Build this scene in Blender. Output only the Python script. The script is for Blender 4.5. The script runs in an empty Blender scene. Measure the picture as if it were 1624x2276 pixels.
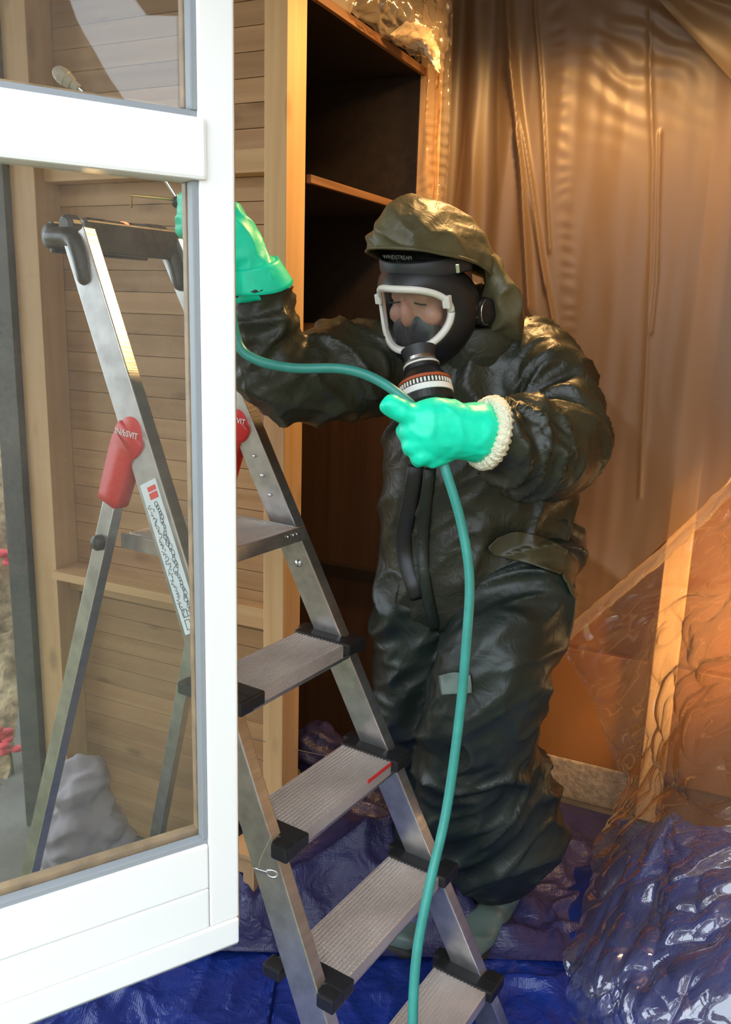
import bpy, bmesh, math, random
import numpy as np
from mathutils import Vector, Matrix
random.seed(7); RNG = np.random.RandomState(7)
S = bpy.context.scene
COL = S.collection

# ------------------------------------------------------------------ camera, sky, exposure
FPX, IW, IH = 1900.0, 1624, 2276
PITCH, ROLL, CAMZ = math.atan(448/1900.0), 0.03, 1.49
_F = np.array([0, math.cos(PITCH), -math.sin(PITCH)]); _U = np.array([0, math.sin(PITCH), math.cos(PITCH)]); _R = np.array([1., 0, 0])
CR = _R*math.cos(ROLL)+_U*math.sin(ROLL); CU = -_R*math.sin(ROLL)+_U*math.cos(ROLL); CF = _F
CP = np.array([0, 0, CAMZ])
cam = bpy.data.cameras.new('camera'); camo = bpy.data.objects.new('camera', cam); COL.objects.link(camo)
cam.sensor_fit = 'HORIZONTAL'; cam.sensor_width = 36.0; cam.lens = FPX/IW*36.0; cam.clip_start = 0.05
m = Matrix.Identity(4)
for i in range(3):
    m[i][0] = CR[i]; m[i][1] = CU[i]; m[i][2] = -CF[i]; m[i][3] = CP[i]
camo.matrix_world = m; S.camera = camo

W = bpy.data.worlds.new('sky'); S.world = W; W.use_nodes = True
W.node_tree.nodes['Background'].inputs[0].default_value = (0.80, 0.90, 1.0, 1)
W.node_tree.nodes['Background'].inputs[1].default_value = 3.2
S.view_settings.view_transform = 'Standard'; S.view_settings.look = 'None'
S.view_settings.gamma = 1.0; S.view_settings.use_curve_mapping = False
S.view_settings.exposure = 0.45

# ------------------------------------------------------------------ geometry of the place
def ray(px, py): return CF+CR*(px-812)/FPX+CU*(1138-py)/FPX
def at(px, py, Y):                       # a point of the place seen at a pixel, Y metres into the shed
    d = ray(px, py); return CP+d*(Y/d[1])
def onplane(px, py, P, n):
    d = ray(px, py); return CP+d*(((P-CP)@n)/(d@n))
Z3 = np.array([0, 0, 1.]); FLOOR = -0.08; CEIL = 2.42
YAW = math.radians(25)
V = np.array([math.cos(YAW), -math.sin(YAW), 0]); U = np.array([math.sin(YAW), math.cos(YAW), 0])
ROOM = np.stack([V, U, Z3], 1)           # columns: along the back wall, into depth, up
E0 = at(678, 700, 2.08); E0[2] = 0       # edge of the shelf recess next to the stud
B0 = E0+U*0.80                           # origin of the back wall plane

# ------------------------------------------------------------------ noise
_perm = RNG.permutation(256); _perm = np.concatenate([_perm, _perm, _perm])
_g = RNG.normal(size=(256, 3)); _g /= np.linalg.norm(_g, axis=1)[:, None]
def pn(P):
    P = np.asarray(P, float); i = np.floor(P).astype(int); f = P-i; i &= 255
    u = f*f*f*(f*(f*6-15)+10); r = 0
    for dx in (0, 1):
        for dy in (0, 1):
            for dz in (0, 1):
                h = _perm[_perm[_perm[(i[:, 0]+dx) & 255]+((i[:, 1]+dy) & 255)]+((i[:, 2]+dz) & 255)]
                g = _g[h]; d = (g*(f-np.array([dx, dy, dz]))).sum(1)
                w = (u[:, 0] if dx else 1-u[:, 0])*(u[:, 1] if dy else 1-u[:, 1])*(u[:, 2] if dz else 1-u[:, 2])
                r = r+d*w
    return r*1.6
def ridged(P, sharp=1.0): return (1-np.minimum(1, np.abs(pn(P))*2))**sharp
def smooth(a, b, x):
    t = np.clip((x-a)/(b-a), 0, 1); return t*t*(3-2*t)

# ------------------------------------------------------------------ materials
MATS = {}
def newmat(name):
    mt = bpy.data.materials.new(name); mt.use_nodes = True; MATS[name] = mt
    nt = mt.node_tree; return mt, nt, nt.nodes, nt.links, nt.nodes['Principled BSDF']
def rgb(c): return (c[0], c[1], c[2], 1)
def pmat(name, col, rough=.5, metal=0, var=0, vscale=20, bump=0, bscale=40, spec=None, stretch=(1, 1, 1), coat=0, detail=4, emit=None):
    mt, nt, N, L, b = newmat(name)
    b.inputs['Base Color'].default_value = rgb(col); b.inputs['Roughness'].default_value = rough; b.inputs['Metallic'].default_value = metal
    if spec is not None: b.inputs['Specular IOR Level'].default_value = spec
    if coat: b.inputs['Coat Weight'].default_value = coat; b.inputs['Coat Roughness'].default_value = .15
    if emit: b.inputs['Emission Color'].default_value = rgb(emit[0]); b.inputs['Emission Strength'].default_value = emit[1]
    if var or bump:
        tc = N.new('ShaderNodeTexCoord'); mp = N.new('ShaderNodeMapping'); mp.inputs['Scale'].default_value = stretch
        L.new(tc.outputs['Object'], mp.inputs['Vector'])
    if var:
        n = N.new('ShaderNodeTexNoise'); n.inputs['Scale'].default_value = vscale; n.inputs['Detail'].default_value = detail
        r = N.new('ShaderNodeValToRGB'); r.color_ramp.elements[0].position = .3; r.color_ramp.elements[1].position = .7
        r.color_ramp.elements[0].color = rgb([c*(1-var) for c in col]); r.color_ramp.elements[1].color = rgb([min(1, c*(1+var)) for c in col])
        L.new(mp.outputs[0], n.inputs['Vector']); L.new(n.outputs['Fac'], r.inputs[0]); L.new(r.outputs[0], b.inputs['Base Color'])
    if bump:
        n = N.new('ShaderNodeTexNoise'); n.inputs['Scale'].default_value = bscale; n.inputs['Detail'].default_value = detail
        bp = N.new('ShaderNodeBump'); bp.inputs['Strength'].default_value = bump; bp.inputs['Distance'].default_value = .01
        L.new(mp.outputs[0], n.inputs['Vector']); L.new(n.outputs['Fac'], bp.inputs['Height']); L.new(bp.outputs[0], b.inputs['Normal'])
    return mt
def woodmat(name, c1, c2, axis, knot=.55, rough=.55, dark=(.16, .07, .025)):
    mt, nt, N, L, b = newmat(name)
    tc = N.new('ShaderNodeTexCoord'); oi = N.new('ShaderNodeObjectInfo')
    mul = N.new('ShaderNodeMath'); mul.operation = 'MULTIPLY'; mul.inputs[1].default_value = 37.0; L.new(oi.outputs['Random'], mul.inputs[0])
    add = N.new('ShaderNodeVectorMath'); add.operation = 'ADD'; L.new(tc.outputs['Object'], add.inputs[0]); L.new(mul.outputs[0], add.inputs[1])
    def mapped(sg, sp):
        mp = N.new('ShaderNodeMapping'); sc = [sp, sp, sp]; sc[axis] = sg; mp.inputs['Scale'].default_value = sc
        L.new(add.outputs[0], mp.inputs['Vector']); return mp
    g = N.new('ShaderNodeTexNoise'); g.inputs['Scale'].default_value = 1.0; g.inputs['Detail'].default_value = 5; g.inputs['Distortion'].default_value = .6
    L.new(mapped(1.6, 34).outputs[0], g.inputs['Vector'])
    r = N.new('ShaderNodeValToRGB'); r.color_ramp.elements[0].position = .32; r.color_ramp.elements[1].position = .68
    r.color_ramp.elements[0].color = rgb(c2); r.color_ramp.elements[1].color = rgb(c1); L.new(g.outputs['Fac'], r.inputs[0])
    v = N.new('ShaderNodeTexVoronoi'); v.inputs['Scale'].default_value = 1.0; L.new(mapped(4.2, 9.5).outputs[0], v.inputs['Vector'])
    k = N.new('ShaderNodeValToRGB'); k.color_ramp.elements[0].position = .07; k.color_ramp.elements[1].position = .2
    k.color_ramp.elements[0].color = (knot, knot, knot, 1); k.color_ramp.elements[1].color = (0, 0, 0, 1); L.new(v.outputs['Distance'], k.inputs[0])
    mx = N.new('ShaderNodeMix'); mx.data_type = 'RGBA'; L.new(k.outputs[0], mx.inputs[0]); L.new(r.outputs[0], mx.inputs[6]); mx.inputs[7].default_value = rgb(dark)
    hv = N.new('ShaderNodeHueSaturation'); mr = N.new('ShaderNodeMapRange'); mr.inputs[3].default_value = .82; mr.inputs[4].default_value = 1.12
    L.new(oi.outputs['Random'], mr.inputs[0]); L.new(mr.outputs[0], hv.inputs['Value']); L.new(mx.outputs[2], hv.inputs['Color']); L.new(hv.outputs[0], b.inputs['Base Color'])
    b.inputs['Roughness'].default_value = rough
    bp = N.new('ShaderNodeBump'); bp.inputs['Strength'].default_value = .15; bp.inputs['Distance'].default_value = .004; L.new(g.outputs['Fac'], bp.inputs['Height']); L.new(bp.outputs[0], b.inputs['Normal'])
    return mt
woodmat('plank_pine', (.47, .275, .125), (.36, .19, .075), 0)
woodmat('stud_pine', (.66, .43, .21), (.56, .33, .14), 2, knot=.5)
woodmat('nogging_pine', (.58, .37, .18), (.48, .28, .12), 0, knot=.3)
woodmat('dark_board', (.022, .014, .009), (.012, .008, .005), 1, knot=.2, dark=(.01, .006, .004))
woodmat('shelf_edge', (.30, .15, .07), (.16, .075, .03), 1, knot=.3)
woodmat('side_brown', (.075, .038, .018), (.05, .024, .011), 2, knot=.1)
woodmat('post_pine', (.95, .60, .26), (.85, .48, .18), 2, knot=.2)
pmat('brown_panel', (.33, .135, .035), .45, var=.12, vscale=3, bump=.05, bscale=60)
pmat('plaster', (.42, .31, .20), .9, var=.3, vscale=40, bump=.5, bscale=60)
pmat('white_paint', (.93, .93, .92), .28, bump=.03, bscale=90)
pmat('grey_seal', (.28, .30, .32), .5)
pmat('bead_wood', (.42, .27, .15), .5, var=.3, vscale=30)
pmat('dark_post', (.045, .045, .04), .6, var=.3, vscale=10)
pmat('ceiling_wood', (.40, .27, .15), .6, var=.2, vscale=5)
pmat('concrete', (.16, .15, .14), .9, var=.2, vscale=6)
pmat('grass', (.16, .17, .07), .95, var=.5, vscale=15, bump=.6, bscale=80)
pmat('alu', (.62, .62, .63), .3, 1, var=.12, vscale=60, bump=.06, bscale=200, stretch=(1, 1, .1))
pmat('alu_dark', (.46, .455, .45), .34, .9, var=.2, vscale=30)
pmat('tread_alu', (.74, .67, .62), .36, .72, var=.14, vscale=9, bump=.35, bscale=240)
pmat('black_plastic', (.012, .012, .013), .38, bump=.05, bscale=150)
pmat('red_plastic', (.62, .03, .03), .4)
pmat('steel', (.7, .7, .72), .22, 1)
pmat('sticker', (.72, .80, .84), .5)
pmat('sticker_red', (.75, .06, .05), .5)
pmat('ink', (.04, .05, .07), .6)
pmat('white_print', (.85, .82, .8), .5)
pmat('red_reflex', (.9, .1, .05), .4, emit=((1, .12, .05), 4))
def clothmat(name, col, rough, bump, bscale, sheen=(.30, .22, .08)):
    mt, nt, N, L, b = newmat(name)
    b.inputs['Base Color'].default_value = rgb(col); b.inputs['Roughness'].default_value = rough; b.inputs['Specular IOR Level'].default_value = .5
    tc = N.new('ShaderNodeTexCoord'); n = N.new('ShaderNodeTexNoise'); n.inputs['Scale'].default_value = bscale; n.inputs['Detail'].default_value = 5; n.inputs['Distortion'].default_value = 1.2
    n2 = N.new('ShaderNodeTexNoise'); n2.inputs['Scale'].default_value = 6
    r = N.new('ShaderNodeValToRGB'); r.color_ramp.elements[0].color = rgb([c*.7 for c in col]); r.color_ramp.elements[1].color = rgb([c*1.35 for c in col]); r.color_ramp.elements[0].position = .3; r.color_ramp.elements[1].position = .7
    L.new(tc.outputs['Object'], n.inputs['Vector']); L.new(tc.outputs['Object'], n2.inputs['Vector']); L.new(n2.outputs['Fac'], r.inputs[0]); L.new(r.outputs[0], b.inputs['Base Color'])
    bp = N.new('ShaderNodeBump'); bp.inputs['Strength'].default_value = bump; bp.inputs['Distance'].default_value = .012
    L.new(n.outputs['Fac'], bp.inputs['Height']); L.new(bp.outputs[0], b.inputs['Normal'])
    return mt
clothmat('jacket_green', (.020, .022, .0125), .42, .36, 24)
clothmat('trouser_green', (.009, .0155, .0115), .42, .24, 20)
clothmat('hood_green', (.090, .078, .038), .45, .25, 30)
pmat('flap_olive', (.050, .044, .020), .45, var=.3, vscale=12, bump=.15, bscale=40)
pmat('glove_green', (.0, .80, .50), .42, var=.12, vscale=20, bump=.12, bscale=45)
pmat('glove_trim', (.88, .84, .62), .8, bump=.8, bscale=160)
pmat('rubber', (.012, .012, .013), .42)
pmat('rubber_grey', (.028, .030, .034), .5)
pmat('print_grey', (.30, .30, .30), .6)
pmat('mask_white', (.80, .77, .70), .4)
pmat('skin', (.46, .23, .16), .5, var=.12, vscale=30)
pmat('lip', (.10, .05, .04), .6)
pmat('hair', (.012, .009, .008), .6, bump=.5, bscale=120)
pmat('orange_band', (.42, .09, .03), .4)
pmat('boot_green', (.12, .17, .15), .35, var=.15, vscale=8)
pmat('sole', (.02, .02, .02), .7)
pmat('hose_green', (.035, .27, .23), .36, var=.1, vscale=30)
pmat('beige_plastic', (.42, .38, .30), .5)
pmat('brass', (.62, .42, .16), .3, 1)
pmat('red_flower', (.70, .05, .08), .6)
pmat('straw', (.36, .27, .16), .9, var=.5, vscale=30, bump=.8, bscale=70)
pmat('white_pipe', (.75, .76, .80), .4)
pmat('reflection_lilac', (.30, .27, .32), .8, var=.15, vscale=8)
pmat('cardboard', (.45, .28, .14), .7, var=.1, vscale=10)
pmat('paper', (.85, .74, .55), .8, bump=.4, bscale=40)
pmat('ball', (.55, .60, .25), .7)
pmat('lamp_body', (.05, .05, .05), .5)
pmat('lamp_glass', (1, .8, .5), .5, emit=((1, .62, .25), 30))
pmat('tape', (.95, .72, .30), .5)
pmat('string', (.30, .25, .2), .8)
# woven blue tarp
def tarpmat(name, col, rough):
    mt, nt, N, L, b = newmat(name)
    tc = N.new('ShaderNodeTexCoord'); b.inputs['Roughness'].default_value = rough
    n = N.new('ShaderNodeTexNoise'); n.inputs['Scale'].default_value = 5; n.inputs['Detail'].default_value = 5
    r = N.new('ShaderNodeValToRGB'); r.color_ramp.elements[0].position = .3; r.color_ramp.elements[1].position = .7
    r.color_ramp.elements[0].color = rgb([c*.72 for c in col]); r.color_ramp.elements[1].color = rgb([c*1.2 for c in col])
    L.new(tc.outputs['Object'], n.inputs['Vector']); L.new(n.outputs['Fac'], r.inputs[0]); L.new(r.outputs[0], b.inputs['Base Color'])
    w1 = N.new('ShaderNodeTexWave'); w1.inputs['Scale'].default_value = 55; w1.bands_direction = 'X'
    w2 = N.new('ShaderNodeTexWave'); w2.inputs['Scale'].default_value = 55; w2.bands_direction = 'Y'
    for w in (w1, w2): L.new(tc.outputs['Object'], w.inputs['Vector'])
    a = N.new('ShaderNodeMath'); a.operation = 'ADD'; L.new(w1.outputs['Fac'], a.inputs[0]); L.new(w2.outputs['Fac'], a.inputs[1])
    bp = N.new('ShaderNodeBump'); bp.inputs['Strength'].default_value = .12; bp.inputs['Distance'].default_value = .002
    n3 = N.new('ShaderNodeTexNoise'); n3.inputs['Scale'].default_value = 22; n3.inputs['Detail'].default_value = 4; n3.inputs['Distortion'].default_value = 1.5
    b2 = N.new('ShaderNodeBump'); b2.inputs['Strength'].default_value = .45; b2.inputs['Distance'].default_value = .015
    L.new(tc.outputs['Object'], n3.inputs['Vector']); L.new(n3.outputs['Fac'], b2.inputs['Height'])
    L.new(a.outputs[0], bp.inputs['Height']); L.new(b2.outputs[0], bp.inputs['Normal']); L.new(bp.outputs[0], b.inputs['Normal'])
tarpmat('tarp_blue', (.009, .030, .22), .32)
tarpmat('tarp_navy', (.035, .035, .12), .36)
# films
def filmmat(name, tint, clear, rough, bump, bscale, trans=.5, gloss=.5, stretch=(1, 1, 1)):
    mt, nt, N, L, b = newmat(name); N.remove(b); out = N['Material Output']
    tr = N.new('ShaderNodeBsdfTransparent'); df = N.new('ShaderNodeBsdfDiffuse'); tl = N.new('ShaderNodeBsdfTranslucent'); gl = N.new('ShaderNodeBsdfGlossy')
    tr.inputs[0].default_value = rgb([.6+.4*t for t in tint]); df.inputs[0].default_value = rgb(tint); tl.inputs[0].default_value = rgb(tint); gl.inputs[0].default_value = (1, 1, 1, 1); gl.inputs['Roughness'].default_value = rough
    tc = N.new('ShaderNodeTexCoord'); mp = N.new('ShaderNodeMapping'); mp.inputs['Scale'].default_value = stretch; n = N.new('ShaderNodeTexNoise'); n.inputs['Scale'].default_value = bscale; n.inputs['Detail'].default_value = 5; n.inputs['Distortion'].default_value = .8
    bp = N.new('ShaderNodeBump'); bp.inputs['Strength'].default_value = bump; bp.inputs['Distance'].default_value = .01
    L.new(tc.outputs['Object'], mp.inputs[0]); L.new(mp.outputs[0], n.inputs['Vector']); L.new(n.outputs['Fac'], bp.inputs['Height'])
    for s in (df, tl, gl): L.new(bp.outputs[0], s.inputs['Normal'])
    m1 = N.new('ShaderNodeMixShader'); m1.inputs[0].default_value = trans; L.new(df.outputs[0], m1.inputs[1]); L.new(tl.outputs[0], m1.inputs[2])
    m2 = N.new('ShaderNodeMixShader'); m2.inputs[0].default_value = clear; L.new(m1.outputs[0], m2.inputs[1]); L.new(tr.outputs[0], m2.inputs[2])
    lw = N.new('ShaderNodeLayerWeight'); lw.inputs['Blend'].default_value = .5; L.new(bp.outputs[0], lw.inputs['Normal'])
    pw = N.new('ShaderNodeMath'); pw.operation = 'POWER'; pw.inputs[1].default_value = 3.5; L.new(lw.outputs['Facing'], pw.inputs[0])
    ml = N.new('ShaderNodeMath'); ml.operation = 'MULTIPLY_ADD'; ml.inputs[1].default_value = .8*gloss; ml.inputs[2].default_value = .05*gloss; ml.use_clamp = True; L.new(pw.outputs[0], ml.inputs[0])
    m3 = N.new('ShaderNodeMixShader'); L.new(ml.outputs[0], m3.inputs[0]); L.new(m2.outputs[0], m3.inputs[1]); L.new(gl.outputs[0], m3.inputs[2]); L.new(m3.outputs[0], out.inputs[0])
    return mt
filmmat('film_back', (.26, .18, .10), .25, .45, .15, 9, trans=.45, gloss=.7, stretch=(1, 1, .35))
filmmat('film_clear', (.90, .84, .78), .90, .07, .3, 9, trans=.6, gloss=2.7)
filmmat('film_bag', (.85, .70, .5), .70, .15, .3, 30, trans=.5, gloss=1.2)
def glassmat(name, tint, haze):
    mt, nt, N, L, b = newmat(name); N.remove(b); out = N['Material Output']
    tr = N.new('ShaderNodeBsdfTransparent'); tr.inputs[0].default_value = rgb(tint); gl = N.new('ShaderNodeBsdfGlossy'); gl.inputs['Roughness'].default_value = .015
    df = N.new('ShaderNodeBsdfDiffuse'); df.inputs[0].default_value = (.8, .8, .82, 1)
    lw = N.new('ShaderNodeLayerWeight'); lw.inputs['Blend'].default_value = .5
    pw = N.new('ShaderNodeMath'); pw.operation = 'POWER'; pw.inputs[1].default_value = 4.5; L.new(lw.outputs['Facing'], pw.inputs[0])
    fr = N.new('ShaderNodeMath'); fr.operation = 'MULTIPLY_ADD'; fr.inputs[1].default_value = .8; fr.inputs[2].default_value = .045; L.new(pw.outputs[0], fr.inputs[0])
    m0 = N.new('ShaderNodeMixShader'); m0.inputs[0].default_value = haze; L.new(tr.outputs[0], m0.inputs[1]); L.new(df.outputs[0], m0.inputs[2])
    m1 = N.new('ShaderNodeMixShader'); L.new(fr.outputs[0], m1.inputs[0]); L.new(m0.outputs[0], m1.inputs[1]); L.new(gl.outputs[0], m1.inputs[2]); L.new(m1.outputs[0], out.inputs[0])
glassmat('pane_glass', (.92, .93, .91), .02)
glassmat('visor_glass', (.92, .92, .92), .015)

# ------------------------------------------------------------------ object helpers
WM = {}; WL = {}                                                     # world location of every object made
def finish(name, me, mat, loc, parent, R=None, label=None, cat=None, group=None, kind=None, smooth_=False):
    if isinstance(mat, str): me.materials.append(MATS[mat])
    if smooth_:
        me.polygons.foreach_set('use_smooth', [True]*len(me.polygons))
    o = bpy.data.objects.new(name, me); COL.objects.link(o)
    loc = np.array(loc, float); M = Matrix.Identity(4)
    if R is not None:
        for i in range(3):
            for j in range(3): M[i][j] = R[i, j]
    M.translation = Vector(loc); WM[o.name] = M
    if parent is not None:
        o.parent = parent; o.matrix_basis = WM[parent.name].inverted() @ M
    else: o.matrix_basis = M
    WL[o.name] = loc
    if label: o['label'] = label
    if cat: o['category'] = cat
    if group: o['group'] = group
    if kind: o['kind'] = kind
    return o
def empty(name, loc, label, cat, group=None, kind=None):
    o = bpy.data.objects.new(name, None); COL.objects.link(o); o.location = loc; o.empty_display_size = .05; WL[o.name] = np.array(loc, float); WM[o.name] = Matrix.Translation(Vector(loc))
    if label: o['label'] = label
    if cat: o['category'] = cat
    if group: o['group'] = group
    if kind: o['kind'] = kind
    return o
def mesh(name, verts, faces, mat, parent=None, sm=True, **k):
    verts = np.asarray(verts, float); c = (verts.min(0)+verts.max(0))/2
    if parent is None: c[2] = verts[:, 2].min()
    me = bpy.data.meshes.new(name); me.from_pydata((verts-c).tolist(), [], [list(map(int, f)) for f in faces]); me.update()
    return finish(name, me, mat, c, parent, smooth_=sm, **k)
def boxme(name, half, bevel=0):
    bm = bmesh.new(); bmesh.ops.create_cube(bm, size=2)
    for v in bm.verts: v.co = Vector((v.co.x*half[0], v.co.y*half[1], v.co.z*half[2]))
    if bevel: bmesh.ops.bevel(bm, geom=bm.edges[:], offset=bevel, segments=2, profile=.6, affect='EDGES', clamp_overlap=True)
    me = bpy.data.meshes.new(name); bm.to_mesh(me); bm.free(); return me
def box(name, c, half, mat, parent=None, R=None, bevel=.002, **k):
    return finish(name, boxme(name, half, bevel), mat, c, parent, R=ROOM if R is None else R, **k)
def rbox(name, a0, a1, b0, b1, z0, z1, mat, parent=None, O=None, R=None, bevel=.002, **k):   # extents in a frame
    R = ROOM if R is None else R; O = np.zeros(3) if O is None else O
    c = O+R@np.array([(a0+a1)/2, (b0+b1)/2, (z0+z1)/2])
    return box(name, c, (abs(a1-a0)/2, abs(b1-b0)/2, abs(z1-z0)/2), mat, parent, R, bevel, **k)
def nrm(v): v = np.asarray(v, float); return v/np.linalg.norm(v)
def catmull(P, n):
    P = np.asarray(P, float); Q = np.vstack([2*P[0]-P[1], P, 2*P[-1]-P[-2]]); out = []
    for i in range(1, len(Q)-2):
        for t in np.linspace(0, 1, n, endpoint=False):
            a, b, c, d = Q[i-1], Q[i], Q[i+1], Q[i+2]
            out.append(.5*((2*b)+(c-a)*t+(2*a-5*b+4*c-d)*t*t+(3*b-a-3*c+d)*t**3))
    out.append(P[-1]); return np.array(out)
def tube(P, r, n=10, ref=None, caps=True):
    P = np.asarray(P, float); r = np.broadcast_to(np.asarray(r, float), (len(P),)) if np.ndim(r) < 2 else np.asarray(r, float)
    T = np.gradient(P, axis=0); T /= np.linalg.norm(T, axis=1)[:, None]+1e-12
    a = np.array([0, 0, 1.]) if ref is None else nrm(ref)
    if abs(a@T[0]) > .95: a = np.array([1., 0, 0])
    vs = []; th = np.arange(n)*2*np.pi/n
    for i in range(len(P)):
        a = nrm(a-T[i]*(a@T[i])); b = np.cross(T[i], a)
        ra, rb = (r[i], r[i]) if np.ndim(r) < 2 else r[i]
        vs.append(P[i]+np.outer(np.cos(th)*ra, a)+np.outer(np.sin(th)*rb, b))
    m_ = len(P); vs = np.vstack(vs); fs = []
    for i in range(m_-1):
        for j in range(n):
            k = (j+1) % n; fs.append((i*n+j, i*n+k, (i+1)*n+k, (i+1)*n+j))
    if caps: fs.append(tuple(range(n))[::-1]); fs.append(tuple((m_-1)*n+j for j in range(n)))
    return vs, fs
def join(parts):
    vs, fs, o = [], [], 0
    for v, f in parts:
        vs.append(np.asarray(v)); fs += [tuple(i+o for i in q) for q in f]; o += len(v)
    return np.vstack(vs), fs
def loft(P, R, n=20, ref=None, sub=4):            # rounded ends, elliptical rings (ra along ref, rb across)
    P = np.asarray(P, float); R = np.array([(q, q) if np.ndim(q) == 0 else q for q in R], float)
    Q = catmull(np.hstack([P, R]), sub); P2, R2 = Q[:, :3], np.maximum(Q[:, 3:], .004)
    t0, t1 = nrm(P2[0]-P2[1]), nrm(P2[-1]-P2[-2]); pre, post = [], []
    for a in (75, 50, 25):
        e = R2[0].min()*.7; pre.append((P2[0]+t0*e*math.sin(math.radians(a)), R2[0]*max(.12, math.cos(math.radians(a)))))
    for a in (25, 50, 75):
        e = R2[-1].min()*.7; post.append((P2[-1]+t1*e*math.sin(math.radians(a)), R2[-1]*max(.12, math.cos(math.radians(a)))))
    P3 = np.array([p for p, _ in pre]+list(P2)+[p for p, _ in post]); R3 = np.array([q for _, q in pre]+list(R2)+[q for _, q in post])
    return tube(P3, R3, n, ref)
def ellip(c, r, R=None, nu=20, nv=12):
    vs = []; fs = []
    for i in range(nv+1):
        a = math.pi*i/nv
        for j in range(nu):
            b = 2*math.pi*j/nu; vs.append((math.sin(a)*math.cos(b)*r[0], math.sin(a)*math.sin(b)*r[1], math.cos(a)*r[2]))
    for i in range(nv):
        for j in range(nu):
            k = (j+1) % nu; fs.append((i*nu+j, (i+1)*nu+j, (i+1)*nu+k, i*nu+k))
    vs = np.array(vs)
    if R is not None: vs = vs@np.asarray(R).T
    return vs+np.asarray(c), fs
def remesh(parts, voxel, it=6, fac=.5):
    v, f = join(parts); me = bpy.data.meshes.new('t'); me.from_pydata(v.tolist(), [], f); me.update()
    bm = bmesh.new(); bm.from_mesh(me); bmesh.ops.remove_doubles(bm, verts=bm.verts, dist=1e-5); bmesh.ops.recalc_face_normals(bm, faces=bm.faces); bm.to_mesh(me); bm.free()
    o = bpy.data.objects.new('t', me); COL.objects.link(o)
    r = o.modifiers.new('r', 'REMESH'); r.mode = 'VOXEL'; r.voxel_size = voxel; r.adaptivity = 0
    s = o.modifiers.new('s', 'SMOOTH'); s.iterations = it; s.factor = fac
    dg = bpy.context.evaluated_depsgraph_get(); e = o.evaluated_get(dg).to_mesh()
    n = len(e.vertices); V_ = np.empty(n*3); e.vertices.foreach_get('co', V_); N_ = np.empty(n*3)
    e.vertex_normals.foreach_get('vector', N_); F_ = [tuple(p.vertices) for p in e.polygons]
    o.evaluated_get(dg).to_mesh_clear(); bpy.data.objects.remove(o); bpy.data.meshes.remove(me)
    return V_.reshape(-1, 3), N_.reshape(-1, 3), F_
def normals(V_, F_):
    me = bpy.data.meshes.new('t'); me.from_pydata(V_.tolist(), [], F_); me.update(); n = np.empty(len(V_)*3); me.vertex_normals.foreach_get('vector', n); bpy.data.meshes.remove(me); return n.reshape(-1, 3)
def grid(fn, nu, nv):
    u, v = np.meshgrid(np.linspace(0, 1, nu), np.linspace(0, 1, nv)); P = fn(u.ravel(), v.ravel())
    F_ = [(j*nu+i, j*nu+i+1, (j+1)*nu+i+1, (j+1)*nu+i) for j in range(nv-1) for i in range(nu-1)]
    return P, F_
def textmesh(name, s, size, M, mat, parent, depth=.0004):
    cu = bpy.data.curves.new('t', 'FONT'); cu.body = s; cu.size = size; cu.extrude = depth; cu.align_x = 'CENTER'; cu.align_y = 'CENTER'; cu.resolution_u = 2
    o = bpy.data.objects.new('t', cu); COL.objects.link(o); dg = bpy.context.evaluated_depsgraph_get(); me = bpy.data.meshes.new_from_object(o.evaluated_get(dg)); bpy.data.objects.remove(o)
    me.materials.clear(); c, R = M
    return finish(name, me, mat, c, parent, R=R)
def frame(x, y):                                     # rotation with given local x and y axes
    x = nrm(x); z = nrm(np.cross(x, y)); return np.stack([x, np.cross(z, x), z], 1)

# ================================================================== THE SHED (structure)
def strct(o): o['kind'] = 'structure'; return o
rbox('floor', -2.2, 2.2, -.6, 2.6, FLOOR-.1, FLOOR-.03, 'concrete', O=E0*1, kind='structure', bevel=0)
rbox('ceiling', -2.2, 2.2, -1.35, 1.6, CEIL, CEIL+.05, 'ceiling_wood', O=E0*1, kind='structure', bevel=0)
box('ground', np.array([0, -3.5, FLOOR-.3]), (12, 12, .08), 'grass', R=np.eye(3), kind='structure', bevel=0)
# back wall behind the film, plain brown panel, plaster footing
wb = rbox('wall_back', -.95, 1.9, .10, .14, FLOOR-.03, CEIL, 'brown_panel', O=B0, kind='structure', bevel=0)
rbox('wall_right', 1.5, 1.55, -1.6, .14, FLOOR-.03, CEIL, 'ceiling_wood', O=B0, kind='structure', bevel=0)
tb = rbox('baseboard_back', .45, .80, .055, .099, FLOOR-.03, .035, 'plaster', O=B0, kind='structure', bevel=.006)
# lower brown board fixed below the film
strct(rbox('trim_1', -.10, 1.5, .06, .098, .035, .43, 'brown_panel', O=B0, bevel=.004))
# ---- board wall beside the shelves: every plank is a piece
WO = E0-U*.085                                     # near face of the studs
wl = rbox('wall_left', -.90, -.03, .112, .125, FLOOR-.03, CEIL, 'plank_pine', O=WO, kind='structure', bevel=0)
zz = FLOOR-.02; k_ = 0; hs = [.054, .052, .056, .053, .055]
while zz < CEIL-.02:
    hh = hs[k_ % 5]; z1 = min(zz+hh-.0012, CEIL)
    rbox('plank', -.84, -.058, .088, .112, zz, z1, 'plank_pine', wl, O=WO, bevel=.0014)
    zz += hh; k_ += 1
st = rbox('stud', -.062, -.004, 0, .085, FLOOR-.03, CEIL, 'stud_pine', wl, O=WO, bevel=.002)
rbox('stud', -.835, -.75, 0.0, .086, FLOOR-.03, CEIL, 'stud_pine', wl, O=WO, bevel=.002)
def wallz(px, py): return onplane(px, py, WO+U*.06, U)
zn = wallz(560, 362)[2]
rbox('nogging', -.748, -.064, .03, .087, zn-.026, zn+.026, 'nogging_pine', wl, O=WO)
zn = wallz(560, 1365)[2]
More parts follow.
